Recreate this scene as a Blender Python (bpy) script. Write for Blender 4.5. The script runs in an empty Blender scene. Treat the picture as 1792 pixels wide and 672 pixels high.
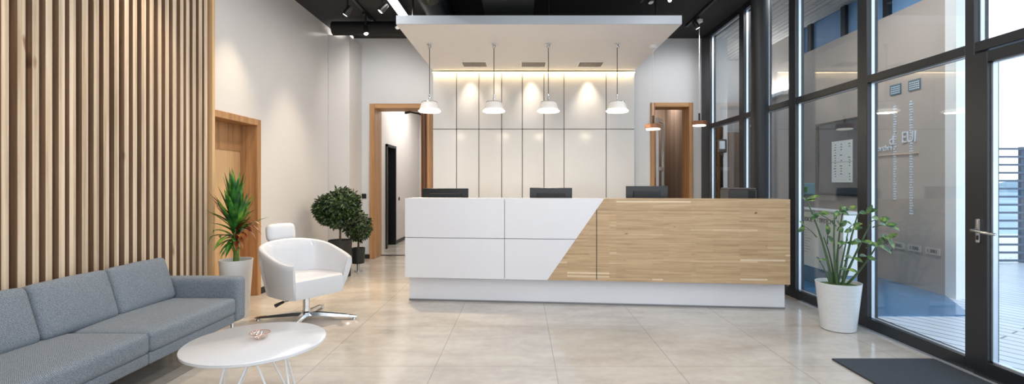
import bpy, bmesh, math, random
from mathutils import Vector, Matrix
random.seed(7)
S = bpy.context.scene
C = S.collection
R = math.radians
# ------------------------------------------------------------------ camera, world, lights, exposure
F = 850.0                      # focal length in pixels of the 1792 px wide frame
EYE = 1.28
cam_d = bpy.data.cameras.new('camera'); cam = bpy.data.objects.new('camera', cam_d); C.objects.link(cam)
cam.location = (0, 0, EYE); cam.rotation_euler = (R(90), 0, 0)
cam_d.sensor_width = 36; cam_d.lens = F * 36 / 1792
cam_d.shift_x = -16 / 1792; cam_d.shift_y = -18 / 1792
cam_d.clip_start = .05; cam_d.clip_end = 2000
S.camera = cam
S.view_settings.view_transform = 'Standard'; S.view_settings.look = 'None'
S.view_settings.gamma = 1; S.view_settings.use_curve_mapping = False
S.view_settings.exposure = 0.12
W = bpy.data.worlds.new('sky'); S.world = W; W.use_nodes = True
nt = W.node_tree; nt.nodes.clear()
wo = nt.nodes.new('ShaderNodeOutputWorld'); bg = nt.nodes.new('ShaderNodeBackground')
tc = nt.nodes.new('ShaderNodeTexCoord'); sx = nt.nodes.new('ShaderNodeSeparateXYZ'); rp = nt.nodes.new('ShaderNodeValToRGB')
rp.color_ramp.elements[0].position = 0.0; rp.color_ramp.elements[0].color = (.92, .97, 1, 1)
rp.color_ramp.elements[1].position = .6; rp.color_ramp.elements[1].color = (.60, .78, 1, 1)
nt.links.new(tc.outputs['Generated'], sx.inputs[0]); nt.links.new(sx.outputs['Z'], rp.inputs[0])
nt.links.new(rp.outputs[0], bg.inputs[0]); nt.links.new(bg.outputs[0], wo.inputs[0])
bg.inputs[1].default_value = 2.3
S.cycles.max_bounces = 10; S.cycles.diffuse_bounces = 5; S.cycles.glossy_bounces = 5
S.cycles.transmission_bounces = 8; S.cycles.transparent_max_bounces = 16
S.cycles.sample_clamp_indirect = 6; S.cycles.caustics_reflective = False; S.cycles.caustics_refractive = False

def area(name, loc, size, power, color=(1, 1, 1), rot=(0, 0, 0), spread=180):
    d = bpy.data.lights.new(name, 'AREA'); d.shape = 'RECTANGLE'; d.size, d.size_y = size
    d.energy = power; d.color = color; d.spread = R(spread)
    o = bpy.data.objects.new(name, d); C.objects.link(o); o.location = loc; o.rotation_euler = rot
    return o
def spot(name, loc, target, power, cone, color=(1, .78, .5), blend=.6, r=.02):
    d = bpy.data.lights.new(name, 'SPOT'); d.energy = power; d.color = color; d.spot_size = R(cone); d.spot_blend = blend
    d.shadow_soft_size = r
    o = bpy.data.objects.new(name, d); C.objects.link(o); o.location = loc
    o.rotation_euler = (Vector(target) - Vector(loc)).to_track_quat('-Z', 'Y').to_euler()
    return o
WARM = (1, .80, .58)
# linear lamps of the hall, all but the first unseen and added for light (the fittings are built further down)
LINEAR = [(-1.60, 3.6, 6.2), (0.2, 2.2, 4.4), (1.7, 2.6, 5.0), (0.2, -1.4, 2.0)]
for lx, ly, ln in LINEAR[:3]:
    area('linear_lamp_light', (lx, ly, 3.50), (.10, ln), 46, (1, .97, .94))
area('linear_lamp_light', (0.2, -1.0, 3.50), (.10, 2.0), 34, (1, .97, .94))
area('annex_fill_light', (3.65, 5.9, 3.84), (.6, 1.2), 34, (1, .97, .94))  # fill added to brighten the annex
area('soffit_fill_light', (4.70, 9.2, 2.93), (.10, 1.0), 14, (1, .97, .94), (R(180), 0, 0))  # fill aimed upwards, added to brighten the board soffit
area('corridor_fill_light', (-2.0, 10.2, 3.0), (.5, 1.8), 38, (1, .97, .93))  # bare fill added to brighten the corridor, without a fitting
area('office_fill_light', (2.7, 9.3, 2.9), (.4, .4), 8, (1, .93, .86))  # bare fill added in the back office, without a fitting
# daylight portals (sampling aids at the real openings)
for loc, sz, rot in (((3.2, 2.8, 1.8), (3.6, 10), (0, R(90), 0)), ((0, -2.6, 1.8), (6, 3.6), (R(90), 0, 0))):
    p = area('daylight_portal', loc, sz, 1, rot=rot); p.data.cycles.is_portal = True

# ------------------------------------------------------------------ materials
def srgb(*c):
    return tuple(((v / 255) / 12.92 if v / 255 <= .04045 else ((v / 255 + .055) / 1.055) ** 2.4) for v in c)
class NM:
    def __init__(s, name):
        s.m = bpy.data.materials.new(name); s.m.use_nodes = True; s.t = s.m.node_tree
        s.b = s.t.nodes['Principled BSDF']; s.out = s.t.nodes['Material Output']
    def n(s, kind, **kw):
        x = s.t.nodes.new('ShaderNode' + kind)
        for k, v in kw.items(): setattr(x, k, v)
        return x
    def l(s, a, b): s.t.links.new(a, b)
    def coords(s, scale=(1, 1, 1), loc=(0, 0, 0), rot=(0, 0, 0), kind='Object'):
        t = s.n('TexCoord'); m = s.n('Mapping'); m.inputs['Scale'].default_value = scale
        m.inputs['Location'].default_value = loc; m.inputs['Rotation'].default_value = rot
        s.l(t.outputs[kind], m.inputs[0]); return m.outputs[0]
    def noise(s, vec, scale=5, detail=3, rough=.5):
        n = s.n('TexNoise'); n.inputs['Scale'].default_value = scale; n.inputs['Detail'].default_value = detail
        n.inputs['Roughness'].default_value = rough; s.l(vec, n.inputs['Vector']); return n.outputs[0]
    def ramp(s, fac, stops):
        r = s.n('ValToRGB'); e = r.color_ramp.elements
        while len(e) < len(stops): e.new(.5)
        for i, (p, c) in enumerate(stops): e[i].position = p; e[i].color = (*c, 1)
        s.l(fac, r.inputs[0]); return r.outputs[0]
    def mix(s, fac, a, b, mode='MIX'):
        m = s.n('Mix', data_type='RGBA', blend_type=mode)
        for v, i in ((fac, 0), (a, 6), (b, 7)):
            if isinstance(v, bpy.types.NodeSocket): s.l(v, m.inputs[i])
            elif i == 0: m.inputs[0].default_value = v
            else: m.inputs[i].default_value = (*v, 1)
        return m.outputs[2]
    def bump(s, h, strength=.2, dist=.01):
        b = s.n('Bump'); b.inputs['Strength'].default_value = strength; b.inputs['Distance'].default_value = dist
        s.l(h, b.inputs['Height']); s.l(b.outputs[0], s.b.inputs['Normal'])
    def set(s, color=None, rough=None, metal=None, spec=None, coat=None):
        if color is not None:
            if isinstance(color, bpy.types.NodeSocket): s.l(color, s.b.inputs['Base Color'])
            else: s.b.inputs['Base Color'].default_value = (*color, 1)
        if rough is not None: s.b.inputs['Roughness'].default_value = rough
        if metal is not None: s.b.inputs['Metallic'].default_value = metal
        if spec is not None: s.b.inputs['Specular IOR Level'].default_value = spec
        if coat is not None: s.b.inputs['Coat Weight'].default_value = coat; s.b.inputs['Coat Roughness'].default_value = .08
        return s.m
def plain(name, rgb, rough=.5, metal=0, spec=.5, coat=None, var=.04, scale=6):
    m = NM(name); c = srgb(*rgb); v = m.noise(m.coords(), scale, 3)
    a = tuple(max(0, x * (1 - var)) for x in c); b = tuple(min(1, x * (1 + var)) for x in c)
    return m.set(m.ramp(v, [(.3, a), (.7, b)]), rough, metal, spec, coat)
def emis(name, col, strength):
    m = NM(name); m.set((.8, .8, .8), .5)
    m.b.inputs['Emission Color'].default_value = (*col, 1); m.b.inputs['Emission Strength'].default_value = strength
    return m.m
def wood(name, cols, axis='z', fine=60, rough=.5, bumpy=.15, stretch=.03):
    m = NM(name); k = {'x': (stretch, 1, 1), 'y': (1, stretch, 1), 'z': (1, 1, stretch)}[axis]
    v = m.coords(k); a = m.noise(v, fine * .25, 4, .6); b = m.noise(v, fine * 1.6, 2)
    mixv = m.n('Math', operation='MULTIPLY_ADD'); m.l(b, mixv.inputs[0]); mixv.inputs[1].default_value = .35; m.l(a, mixv.inputs[2])
    col = m.ramp(mixv.outputs[0], [(.45 + .15 * i, srgb(*c)) for i, c in enumerate(cols)])
    m.bump(b, bumpy, .002)
    return m.set(col, rough)
M = {}
M['wall'] = plain('wall_paint', (216, 212, 209), .30, spec=.4, var=.015, scale=2)
M['wallgrey'] = plain('wall_paint_back', (212, 212, 213), .5, var=.015, scale=2)
M['ceil'] = plain('black_ceiling_paint', (36, 35, 36), .8)
M['black'] = plain('black_satin', (22, 22, 23), .4)
M['blackgloss'] = plain('black_plastic', (20, 23, 27), .25)
M['rubber'] = plain('black_rubber', (16, 16, 16), .7)
M['frame'] = plain('anthracite_aluminium', (27, 31, 37), .36)
M['railing'] = plain('blue_grey_railing_paint', (72, 92, 112), .45)
M['seal'] = plain('bright_aluminium_bead', (205, 214, 225), .3, metal=.6)
M['rod'] = plain('dark_steel_rod', (90, 88, 88), .3, metal=.8)
M['steel'] = plain('brushed_steel', (196, 198, 200), .25, metal=1)
M['chrome'] = plain('chrome', (225, 226, 228), .08, metal=1)
M['panel'] = plain('lacquer_white_panel', (214, 213, 212), .16, spec=.5, var=.008)
M['desk_white'] = plain('desk_white_laminate', (222, 222, 227), .22, var=.008)
M['canopy'] = plain('canopy_plaster', (244, 240, 238), .6, var=.01)
M['white'] = plain('white_lacquer', (238, 238, 238), .3, var=.01)
M['leather'] = plain('white_leather', (204, 205, 209), .2, var=.01, coat=.3)
M['pot_white'] = plain('white_ceramic', (226, 228, 230), .3, var=.015)
M['pot_black'] = plain('black_planter', (34, 35, 36), .5)
M['soil'] = plain('potting_soil', (52, 42, 32), .95, var=.3, scale=60)
M['moss'] = plain('moss', (70, 96, 36), .95, var=.4, scale=60)
M['casing'] = wood('oak_casing', [(140, 100, 64), (166, 122, 80), (182, 138, 94)], 'z')
M['casingh'] = wood('oak_casing_horizontal', [(150, 108, 66), (176, 130, 84), (192, 148, 100)], 'x')
M['doorwood'] = wood('oak_door', [(186, 144, 100), (205, 164, 118), (216, 178, 132)], 'z', 40)
M['walnut'] = wood('walnut', [(66, 40, 24), (104, 66, 42), (128, 84, 56)], 'z', 120)
M['lampwood'] = wood('lamp_wood', [(96, 58, 34), (134, 84, 54), (160, 108, 74)], 'z', 160)
M['annexwood'] = wood('annex_cladding', [(132, 112, 98), (152, 132, 116), (166, 146, 130)], 'z', 30)
M['annexwall'] = plain('annex_wall_paint', (178, 167, 160), .5, var=.05, scale=1.5)
M['blueglass'] = plain('clerestory_glass', (120, 160, 205), .08, spec=.8)
M['poster'] = plain('poster_paper', (222, 228, 232), .5, var=.01)
M['ink'] = plain('dark_print', (60, 66, 78), .6)
M['signblue'] = plain('blue_sign', (70, 108, 128), .4)
M['signpale'] = plain('pale_lettering', (215, 225, 235), .4)
M['oval'] = plain('pale_blue_sign', (140, 180, 190), .3)
M['green'] = plain('sign_green', (90, 130, 60), .5)
M['copper'] = plain('rose_gold', (215, 150, 125), .2, metal=.8)
M['trunk'] = plain('bark', (84, 76, 62), .8, var=.2, scale=40)
M['lamp'] = emis('lamp_white', (1, .97, .93), 4.0)
M['lampstrip'] = emis('linear_lamp_diffuser', (1, .99, .97), 2.2)
M['lampwarm'] = emis('pendant_rim_glow', (1, .92, .78), 2.2)
M['cove'] = emis('cove_strip_glow', (1, .78, .40), 2.6)

# slats: each slat its own tone
def slat_mat(name, stops, pitch=.083):
    m = NM(name); t = m.n('TexCoord'); s = m.n('SeparateXYZ'); m.l(t.outputs['Object'], s.inputs[0])
    d = m.n('Math', operation='DIVIDE'); m.l(s.outputs['Y'], d.inputs[0]); d.inputs[1].default_value = pitch
    f = m.n('Math', operation='FLOOR'); m.l(d.outputs[0], f.inputs[0])
    w = m.n('TexWhiteNoise', noise_dimensions='1D'); m.l(f.outputs[0], w.inputs['W'])
    v = m.coords((1, 1, .03)); g = m.noise(v, 45, 4, .6)
    kn = m.noise(m.coords((1, 1, .35)), 9, 2)
    a = m.n('Math', operation='MULTIPLY_ADD'); m.l(w.outputs[0], a.inputs[0]); a.inputs[1].default_value = .35; m.l(g, a.inputs[2])
    col = m.ramp(a.outputs[0], stops)
    kr = m.ramp(kn, [(.70, (1, 1, 1)), (.78, (.45, .34, .26))])
    col = m.mix(1.0, col, kr, 'MULTIPLY')
    m.bump(g, .2, .002)
    return m.set(col, .5)
M['slat'] = slat_mat('oak_slat', [(.35, srgb(160, 138, 114)), (.62, srgb(200, 178, 152)), (.9, srgb(222, 202, 178))])
M['slatside'] = slat_mat('dark_slat_side', [(.35, srgb(112, 86, 66)), (.9, srgb(156, 126, 100))])  # slat sides get a darker brown than the fronts
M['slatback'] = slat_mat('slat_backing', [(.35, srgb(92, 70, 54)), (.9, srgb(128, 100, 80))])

# staved oak for the desk front
m = NM('staved_oak'); t = m.n('TexCoord'); s = m.n('SeparateXYZ'); cx = m.n('CombineXYZ')
m.l(t.outputs['Object'], s.inputs[0]); m.l(s.outputs['X'], cx.inputs[0]); m.l(s.outputs['Z'], cx.inputs[1])
def brick(scale_w, h, off, c1, c2, freq=2):
    b = m.n('TexBrick'); b.inputs['Scale'].default_value = 1; b.inputs['Brick Width'].default_value = scale_w
    b.inputs['Row Height'].default_value = h; b.inputs['Mortar Size'].default_value = 0.0004; b.offset = off; b.offset_frequency = freq
    b.inputs['Color1'].default_value = (*c1, 1); b.inputs['Color2'].default_value = (*c2, 1); b.inputs['Mortar'].default_value = (*c1, 1)
    m.l(cx.outputs[0], b.inputs['Vector']); return b.outputs[0]
b1 = brick(.74, .0175, .37, (0, 0, 0), (1, 1, 1)); b2 = brick(.43, .0175, .61, (0, 0, 0), (1, 1, 1), 3)
b3 = brick(.38, .047, .43, (0, 0, 0), (1, 1, 1), 5)
bb = m.mix(.5, b1, b2)
g = m.noise(m.coords((.05, 1, 1)), 55, 4, .6)
base = m.ramp(bb, [(0, srgb(158, 128, 94)), (.4, srgb(180, 149, 112)), (.8, srgb(194, 164, 127)), (.89, srgb(212, 185, 150)), (.92, srgb(234, 216, 188))])
base = m.mix(.35, base, m.ramp(g, [(.3, srgb(148, 118, 86)), (.62, srgb(212, 184, 148))]))
kn = m.noise(m.coords((.5, 1, 1)), 21, 1)
base = m.mix(1.0, base, m.ramp(kn, [(.745, (1, 1, 1)), (.78, (.4, .27, .18))]), 'MULTIPLY')
M['stave'] = m.set(base, .42)

# floor tiles
m = NM('polished_stone_tiles')
b = m.n('TexBrick'); b.offset = 0; b.inputs['Scale'].default_value = 1
b.inputs['Brick Width'].default_value = .83; b.inputs['Row Height'].default_value = .93; b.inputs['Mortar Size'].default_value = .0022
b.inputs['Mortar Smooth'].default_value = .2
for k, c in (('Color1', (184, 177, 168)), ('Color2', (192, 185, 177)), ('Mortar', (134, 129, 123))): b.inputs[k].default_value = (*srgb(*c), 1)
m.l(m.coords(loc=(.594 + 8.3, -3.368 + 9.3, 0)), b.inputs['Vector'])
n1 = m.noise(m.coords((1, 2.2, 1)), 1.6, 6, .62); n2 = m.noise(m.coords((1, 1, 1)), 14, 4, .6)
col = m.mix(.55, b.outputs['Color'], m.ramp(n1, [(.32, srgb(152, 144, 134)), (.5, srgb(184, 176, 166)), (.7, srgb(204, 198, 190))]), 'MIX')
col = m.mix(.12, col, m.ramp(n2, [(.3, srgb(138, 130, 120)), (.7, srgb(214, 208, 200))]))
col = m.mix(b.outputs['Fac'], col, srgb(140, 131, 122))
rr = m.ramp(n1, [(.3, (.10,) * 3), (.7, (.20,) * 3)]); m.l(rr, m.b.inputs['Roughness'])
m.b.inputs['Specular IOR Level'].default_value = .55
m.set(col); M['tile'] = m.m
# grey floor of the lounge strip, deck, annex floor
M['deck'] = None
m = NM('deck_boards'); b = m.n('TexBrick'); b.offset = .5; b.inputs['Scale'].default_value = 1
b.inputs['Brick Width'].default_value = 3.0; b.inputs['Row Height'].default_value = .13; b.inputs['Mortar Size'].default_value = .009
for k, c in (('Color1', (196, 200, 208)), ('Color2', (206, 210, 217)), ('Mortar', (92, 102, 118))): b.inputs[k].default_value = (*srgb(*c), 1)
m.l(m.coords(rot=(0, 0, R(60))), b.inputs['Vector']); M['deck'] = m.set(b.outputs['Color'], .35)
M['bluefloor'] = plain('blue_vinyl_floor', (66, 112, 150), .18, var=.08, scale=3)
# fabric
def fabric(name, a, b_):
    m = NM(name); v = m.coords(); n = m.noise(v, 150, 3, .8); n2 = m.noise(v, 5, 3)
    w1 = m.n('TexWave', wave_type='BANDS', bands_direction='DIAGONAL'); w1.inputs['Scale'].default_value = 70; w1.inputs['Distortion'].default_value = 3
    m.l(v, w1.inputs[0])
    c = m.mix(.5, m.ramp(n, [(.35, srgb(*a)), (.65, srgb(*b_))]), m.ramp(w1.outputs[1], [(0, srgb(*a)), (1, srgb(*b_))]))
    m.bump(n, .7, .004); m.b.inputs['Sheen Weight'].default_value = .08
    return m.set(c, .9, spec=.2)
M['sofa'] = fabric('blue_grey_weave', (70, 82, 96), (148, 155, 162))
M['mat'] = fabric('charcoal_mat_pile', (24, 30, 36), (62, 70, 79))
# board soffit outside
m = NM('grey_board_soffit'); v = m.coords((1, .02, 1)); n = m.noise(v, 22, 4, .7)
b = m.n('TexBrick'); b.inputs['Scale'].default_value = 1; b.inputs['Brick Width'].default_value = 2.4; b.inputs['Row Height'].default_value = .11; b.inputs['Mortar Size'].default_value = .008
for k, c in (('Color1', (200, 198, 196)), ('Color2', (176, 173, 170)), ('Mortar', (70, 68, 66))): b.inputs[k].default_value = (*srgb(*c), 1)
m.l(m.coords(rot=(0, 0, R(90))), b.inputs['Vector'])
M['soffit'] = m.set(m.mix(.45, b.outputs['Color'], m.ramp(n, [(.35, srgb(130, 128, 126)), (.65, srgb(210, 208, 205))])), .6)
# leaves
def leafmat(name, cols, scale=14):
    m = NM(name); n = m.noise(m.coords(), scale, 3)
    c = m.ramp(n, [(.35 + .3 * i / max(1, len(cols) - 1), srgb(*c)) for i, c in enumerate(cols)])
    m.set(c, .35); m.b.inputs['Subsurface Weight'].default_value = 0
    return m.m
M['leaf_dark'] = leafmat('topiary_leaf', [(18, 32, 20), (42, 62, 36), (104, 124, 66)], 30)
M['leaf_drac'] = leafmat('dracaena_leaf', [(20, 66, 28), (52, 118, 44), (128, 170, 62)], 9)
M['leaf_red'] = leafmat('dracaena_red_leaf', [(84, 30, 22), (130, 62, 30), (150, 110, 50)], 9)
M['leaf_zam'] = leafmat('variegated_leaf', [(22, 52, 30), (58, 96, 40), (128, 150, 64)], 26)
M['stem'] = plain('green_stem', (70, 94, 62), .5, var=.2, scale=20)
# faceted pot
m = NM('tiled_ceramic'); b = m.n('TexBrick'); b.inputs['Scale'].default_value = 1; b.inputs['Brick Width'].default_value = .09; b.inputs['Row Height'].default_value = .035
b.inputs['Mortar Size'].default_value = .002
t = m.n('TexCoord'); s = m.n('SeparateXYZ'); cx = m.n('CombineXYZ'); ad = m.n('Math', operation='SUBTRACT')
m.l(t.outputs['Object'], s.inputs[0]); m.l(s.outputs['X'], ad.inputs[0]); m.l(s.outputs['Y'], ad.inputs[1])
m.l(ad.outputs[0], cx.inputs[0]); m.l(s.outputs['Z'], cx.inputs[1]); m.l(cx.outputs[0], b.inputs['Vector'])
for k, c in (('Color1', (214, 217, 220)), ('Color2', (210, 214, 217)), ('Mortar', (204, 208, 212))): b.inputs[k].default_value = (*srgb(*c), 1)
m.bump(b.outputs['Fac'], .15, -.002)
M['pot_tiled'] = m.set(b.outputs['Color'], .25)
# architectural glass: symmetric Schlick mix, no ray-type tricks
def glass(name, tint, r0=.04, p=5.0):
    m = NM(name); m.t.nodes.remove(m.b)
    lw = m.n('LayerWeight'); lw.inputs[0].default_value = .5
    pw = m.n('Math', operation='POWER'); m.l(lw.outputs['Facing'], pw.inputs[0]); pw.inputs[1].default_value = p
    ma = m.n('Math', operation='MULTIPLY_ADD'); m.l(pw.outputs[0], ma.inputs[0]); ma.inputs[1].default_value = 1 - r0; ma.inputs[2].default_value = r0
    tr = m.n('BsdfTransparent'); tr.inputs[0].default_value = (*tint, 1)
    gl = m.n('BsdfGlossy'); gl.inputs['Roughness'].default_value = 0.0; gl.inputs[0].default_value = (1, 1, 1, 1)
    mx = m.n('MixShader'); m.l(ma.outputs[0], mx.inputs[0]); m.l(tr.outputs[0], mx.inputs[1]); m.l(gl.outputs[0], mx.inputs[2])
    m.l(mx.outputs[0], m.out.inputs[0]); return m.m
M['glass'] = glass('window_glass', (.94, .97, .98))
M['bowlglass'] = glass('bowl_glass', (.97, .93, .91), .06, 3)
# pendant glass: frosted, lit from the lamp inside
m = NM('frosted_shade'); m.set((.80, .78, .76), .35); m.b.inputs['Emission Color'].default_value = (1, .90, .76, 1); m.b.inputs['Emission Strength'].default_value = .12
M['frost'] = m.m

# ------------------------------------------------------------------ mesh helpers
def B(): return bmesh.new()
def finish(name, bm, mat, parent=None, smooth=False, loc=None):
    me = bpy.data.meshes.new(name); bmesh.ops.recalc_face_normals(bm, faces=bm.faces); bm.to_mesh(me); bm.free()
    if smooth:
        for p in me.polygons: p.use_smooth = True
        try: me.set_sharp_from_angle(angle=R(42))
        except Exception: pass
    mats = mat if isinstance(mat, (list, tuple)) else [mat]
    for x in mats: me.materials.append(x)
    o = bpy.data.objects.new(name, me); C.objects.link(o)
    if parent: o.parent = parent
    if loc: o.location = loc
    return o
def box(bm, x0, x1, y0, y1, z0, z1, bev=0, seg=2, mi=0, mtx=None):
    r = bmesh.ops.create_cube(bm, size=1); vs = r['verts']
    for v in vs: v.co = Vector(((x0 + x1) / 2 + v.co.x * (x1 - x0), (y0 + y1) / 2 + v.co.y * (y1 - y0), (z0 + z1) / 2 + v.co.z * (z1 - z0)))
    fs = list({f for v in vs for f in v.link_faces})
    for f in fs: f.material_index = mi
    if bev:
        es = list({e for v in vs for e in v.link_edges})
        rr = bmesh.ops.bevel(bm, geom=es, offset=bev, segments=seg, profile=.5, affect='EDGES')
        vs = list({v for f in rr['faces'] for v in f.verts} | {v for v in vs if v.is_valid})
        for f in rr['faces']: f.material_index = mi
    if mtx is not None:
        for v in vs: v.co = mtx @ v.co
    return vs
def tube(bm, pts, rad, seg=8, cap=True):
    pts = [Vector(p) for p in pts]; n = len(pts); rings = []
    rads = rad if isinstance(rad, (list, tuple)) else [rad] * n
    up = None
    for i, p in enumerate(pts):
        d = (pts[min(i + 1, n - 1)] - pts[max(i - 1, 0)]).normalized()
        if up is None: up = Vector((0, 0, 1)) if abs(d.z) < .9 else Vector((1, 0, 0))
        a = d.cross(up).normalized(); b_ = a.cross(d).normalized(); up = b_
        rings.append([bm.verts.new(p + (a * math.cos(2 * math.pi * k / seg) + b_ * math.sin(2 * math.pi * k / seg)) * rads[i]) for k in range(seg)])
    for i in range(n - 1):
        for k in range(seg):
            bm.faces.new((rings[i][k], rings[i][(k + 1) % seg], rings[i + 1][(k + 1) % seg], rings[i + 1][k]))
    if cap: bm.faces.new(rings[0]); bm.faces.new(rings[-1][::-1])
def lathe(bm, prof, c=(0, 0, 0), seg=40, axis=None, close=True):
    c = Vector(c); rings = []
    for r, z in prof:
        if r < 1e-5: rings.append([bm.verts.new(c + Vector((0, 0, z)))])
        else: rings.append([bm.verts.new(c + Vector((r * math.cos(2 * math.pi * k / seg), r * math.sin(2 * math.pi * k / seg), z))) for k in range(seg)])
    for a, b_ in zip(rings, rings[1:]):
        for k in range(seg):
            q = (k + 1) % seg
            if len(a) == 1 and len(b_) == 1: break
            if len(a) == 1: bm.faces.new((a[0], b_[q], b_[k]))
            elif len(b_) == 1: bm.faces.new((a[k], a[q], b_[0]))
            else: bm.faces.new((a[k], a[q], b_[q], b_[k]))
    vs = [v for r in rings for v in r]
    if axis is not None:
        q = Vector((0, 0, 1)).rotation_difference(Vector(axis).normalized())
        for v in vs: v.co = c + q @ (v.co - c)
    return vs
def prism(bm, poly, y0, y1, plane='xz'):
    def P(a, b_, d): return (a, d, b_) if plane == 'xz' else ((a, b_, d) if plane == 'xy' else (d, a, b_))
    v0 = [bm.verts.new(P(a, b_, y0)) for a, b_ in poly]; v1 = [bm.verts.new(P(a, b_, y1)) for a, b_ in poly]
    bm.faces.new(v0); bm.faces.new(v1[::-1]); n = len(poly)
    for i in range(n): bm.faces.new((v0[i], v0[(i + 1) % n], v1[(i + 1) % n], v1[i]))
def cushion(bm, c, size, r, puff=(0, 0, 0), n=14, mtx=None, wrinkle=0, seed=0):
    """rounded, slightly puffed cushion built as a gridded box"""
    h = Vector(size) / 2; rnd = random.Random(seed)
    def coord(i, hh):
        t_ = i / n; s_ = -math.cos(t_ * math.pi); return s_ * hh
    verts = {}
    def V(i, j, k):
        key = (i, j, k)
        if key not in verts:
            p = Vector((coord(i, h.x), coord(j, h.y), coord(k, h.z)))
            q = Vector([max(-(h[a] - r), min(h[a] - r, p[a])) for a in range(3)]); d = p - q
            if d.length > 1e-6: p = q + d.normalized() * r
            u = [p[a] / h[a] for a in range(3)]
            for a in range(3):
                o1, o2 = (a + 1) % 3, (a + 2) % 3
                p[a] += puff[a] * u[a] * (1 - u[o1] ** 2) * (1 - u[o2] ** 2)
            if wrinkle:
                p += Vector((0, 0, 1)) * wrinkle * math.sin(p.x * 37 + seed) * math.sin(p.y * 29 + 2 * seed) * .3
            verts[key] = bm.verts.new(Vector(c) + p)
        return verts[key]
    for a in range(n):
        for b_ in range(n):
            for k in (0, n):
                bm.faces.new((V(a, b_, k), V(a + 1, b_, k), V(a + 1, b_ + 1, k), V(a, b_ + 1, k)))
                bm.faces.new((V(a, k, b_), V(a + 1, k, b_), V(a + 1, k, b_ + 1), V(a, k, b_ + 1)))
                bm.faces.new((V(k, a, b_), V(k, a + 1, b_), V(k, a + 1, b_ + 1), V(k, a, b_ + 1)))
    if mtx is not None:
        for v in verts.values(): v.co = mtx @ v.co
def tag(o, label=None, cat=None, group=None, kind=None):
    for k, v in (('label', label), ('category', cat), ('group', group), ('kind', kind)):
        if v: o[k] = v
    return o
def thing(name, label, cat, loc=(0, 0, 0), rz=0, group=None):
    o = bpy.data.objects.new(name, None); C.objects.link(o); o.location = loc; o.rotation_euler = (0, 0, rz)
    o.empty_display_size = .1
    return tag(o, label, cat, group)
def struct(name, bm, mat, parent=None, **kw):
    o = finish(name, bm, mat, parent, **kw)
    if not parent: o['kind'] = 'structure'
    return o
def sroot(name, loc=(0, 0, 0)):
    o = bpy.data.objects.new(name, None); C.objects.link(o); o.location = loc; o['kind'] = 'structure'; return o
def dup(root, loc, label, rz=None):
    r = root.copy(); C.objects.link(r); r.location = loc; r['label'] = label
    if rz is not None: r.rotation_euler = (0, 0, rz)
    for ch in list(root.children):
        c_ = ch.copy(); C.objects.link(c_); c_.parent = r
        for g_ in list(ch.children):
            d_ = g_.copy(); C.objects.link(d_); d_.parent = c_
    return r
def text(name, s_, size, mat, parent=None, loc=(0, 0, 0), rot=(0, 0, 0), depth=.002, align='CENTER', sx=1):
    cu = bpy.data.curves.new(name, 'FONT'); cu.body = s_; cu.size = size; cu.extrude = depth; cu.align_x = align; cu.align_y = 'CENTER'
    tmp = bpy.data.objects.new(name, cu); C.objects.link(tmp)
    dg = bpy.context.evaluated_depsgraph_get(); me = bpy.data.meshes.new_from_object(tmp.evaluated_get(dg))
    bpy.data.objects.remove(tmp); me.materials.clear(); me.materials.append(mat)
    o = bpy.data.objects.new(name, me); C.objects.link(o); o.location = loc; o.rotation_euler = rot; o.scale = (sx, 1, 1)
    if parent: o.parent = parent
    return o

# ------------------------------------------------------------------ the room shell
XL, XR, YB, H = -2.98, 3.02, 8.10, 3.67
YF = -2.6
bm = B(); box(bm, XL - .3, XR + .07, YF, YB + .4, -.12, 0); struct('floor', bm, M['tile'])
bm = B(); box(bm, XL - .3, XR + .10, YF, YB + .3, H, H + .25); struct('ceiling', bm, M['ceil'])
# left wall, with the recess of the timber door
DY0, DY1, DZ = 4.62, 5.46, 1.91
bm = B(); box(bm, XL - .3, XL, YF, DY0 - .05, 0, H); box(bm, XL - .3, XL, DY1 + .05, YB + .3, 0, H); box(bm, XL - .3, XL, DY0 - .05, DY1 + .05, DZ + .05, H)
struct('wall_left', bm, M['wall'])
# pilaster in the back left corner
bm = B(); box(bm, XL, -2.655, 7.50, YB, 0, 3.55, .004, 1); struct('wall_pilaster', bm, M['wall'])
# back wall with two door openings
PX0, PX1, PZ = -2.43, -1.56, 2.50
QX0, QX1, QZ = 2.225, 2.79, 2.525
bm = B()
e5 = .05
for a in ((XL, PX0 - e5, 0, H), (PX1 + e5, QX0 - e5, 0, H), (QX1 + e5, XR + .42, 0, H), (PX0 - e5, PX1 + e5, PZ + e5, H), (QX0 - e5, QX1 + e5, QZ + e5, H)):
    box(bm, a[0], a[1], YB, YB + .30, a[2], a[3])
wb = struct('wall_back', bm, M['wallgrey'])
# wall panels of the reception recess
bm = B(); box(bm, -1.459, 1.873, 8.06, YB, .0, 3.10); struct('panel_backing', bm, M['black'], wb)
seams = [-1.459, -1.064, -.696, -.32, .019, .376, .706, 1.402, 1.873]
for a, b_ in zip(seams, seams[1:]):
    for z0, z1 in ((.02, 2.146), (2.146, 3.10)):
        bm = B(); box(bm, a + .0055, b_ - .0055, 8.0, 8.06, z0 + .0055, z1 - .0055, .002, 1); struct('wall_panel', bm, M['panel'], wb)
# facade behind the camera: posts, header, and the right glazed wall
bm = B()
for x in (-3.0, -1.0, 1.0, 3.0): box(bm, x - .05, x + .05, YF - .08, YF, 0, H)
box(bm, -3.0, 3.0, YF - .08, YF, 3.45, H); box(bm, -3.0, 3.0, YF - .08, YF, 2.13, 2.20); box(bm, -3, 3, YF - .08, YF, 0, .1)
struct('window_2', bm, M['frame'])
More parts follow.
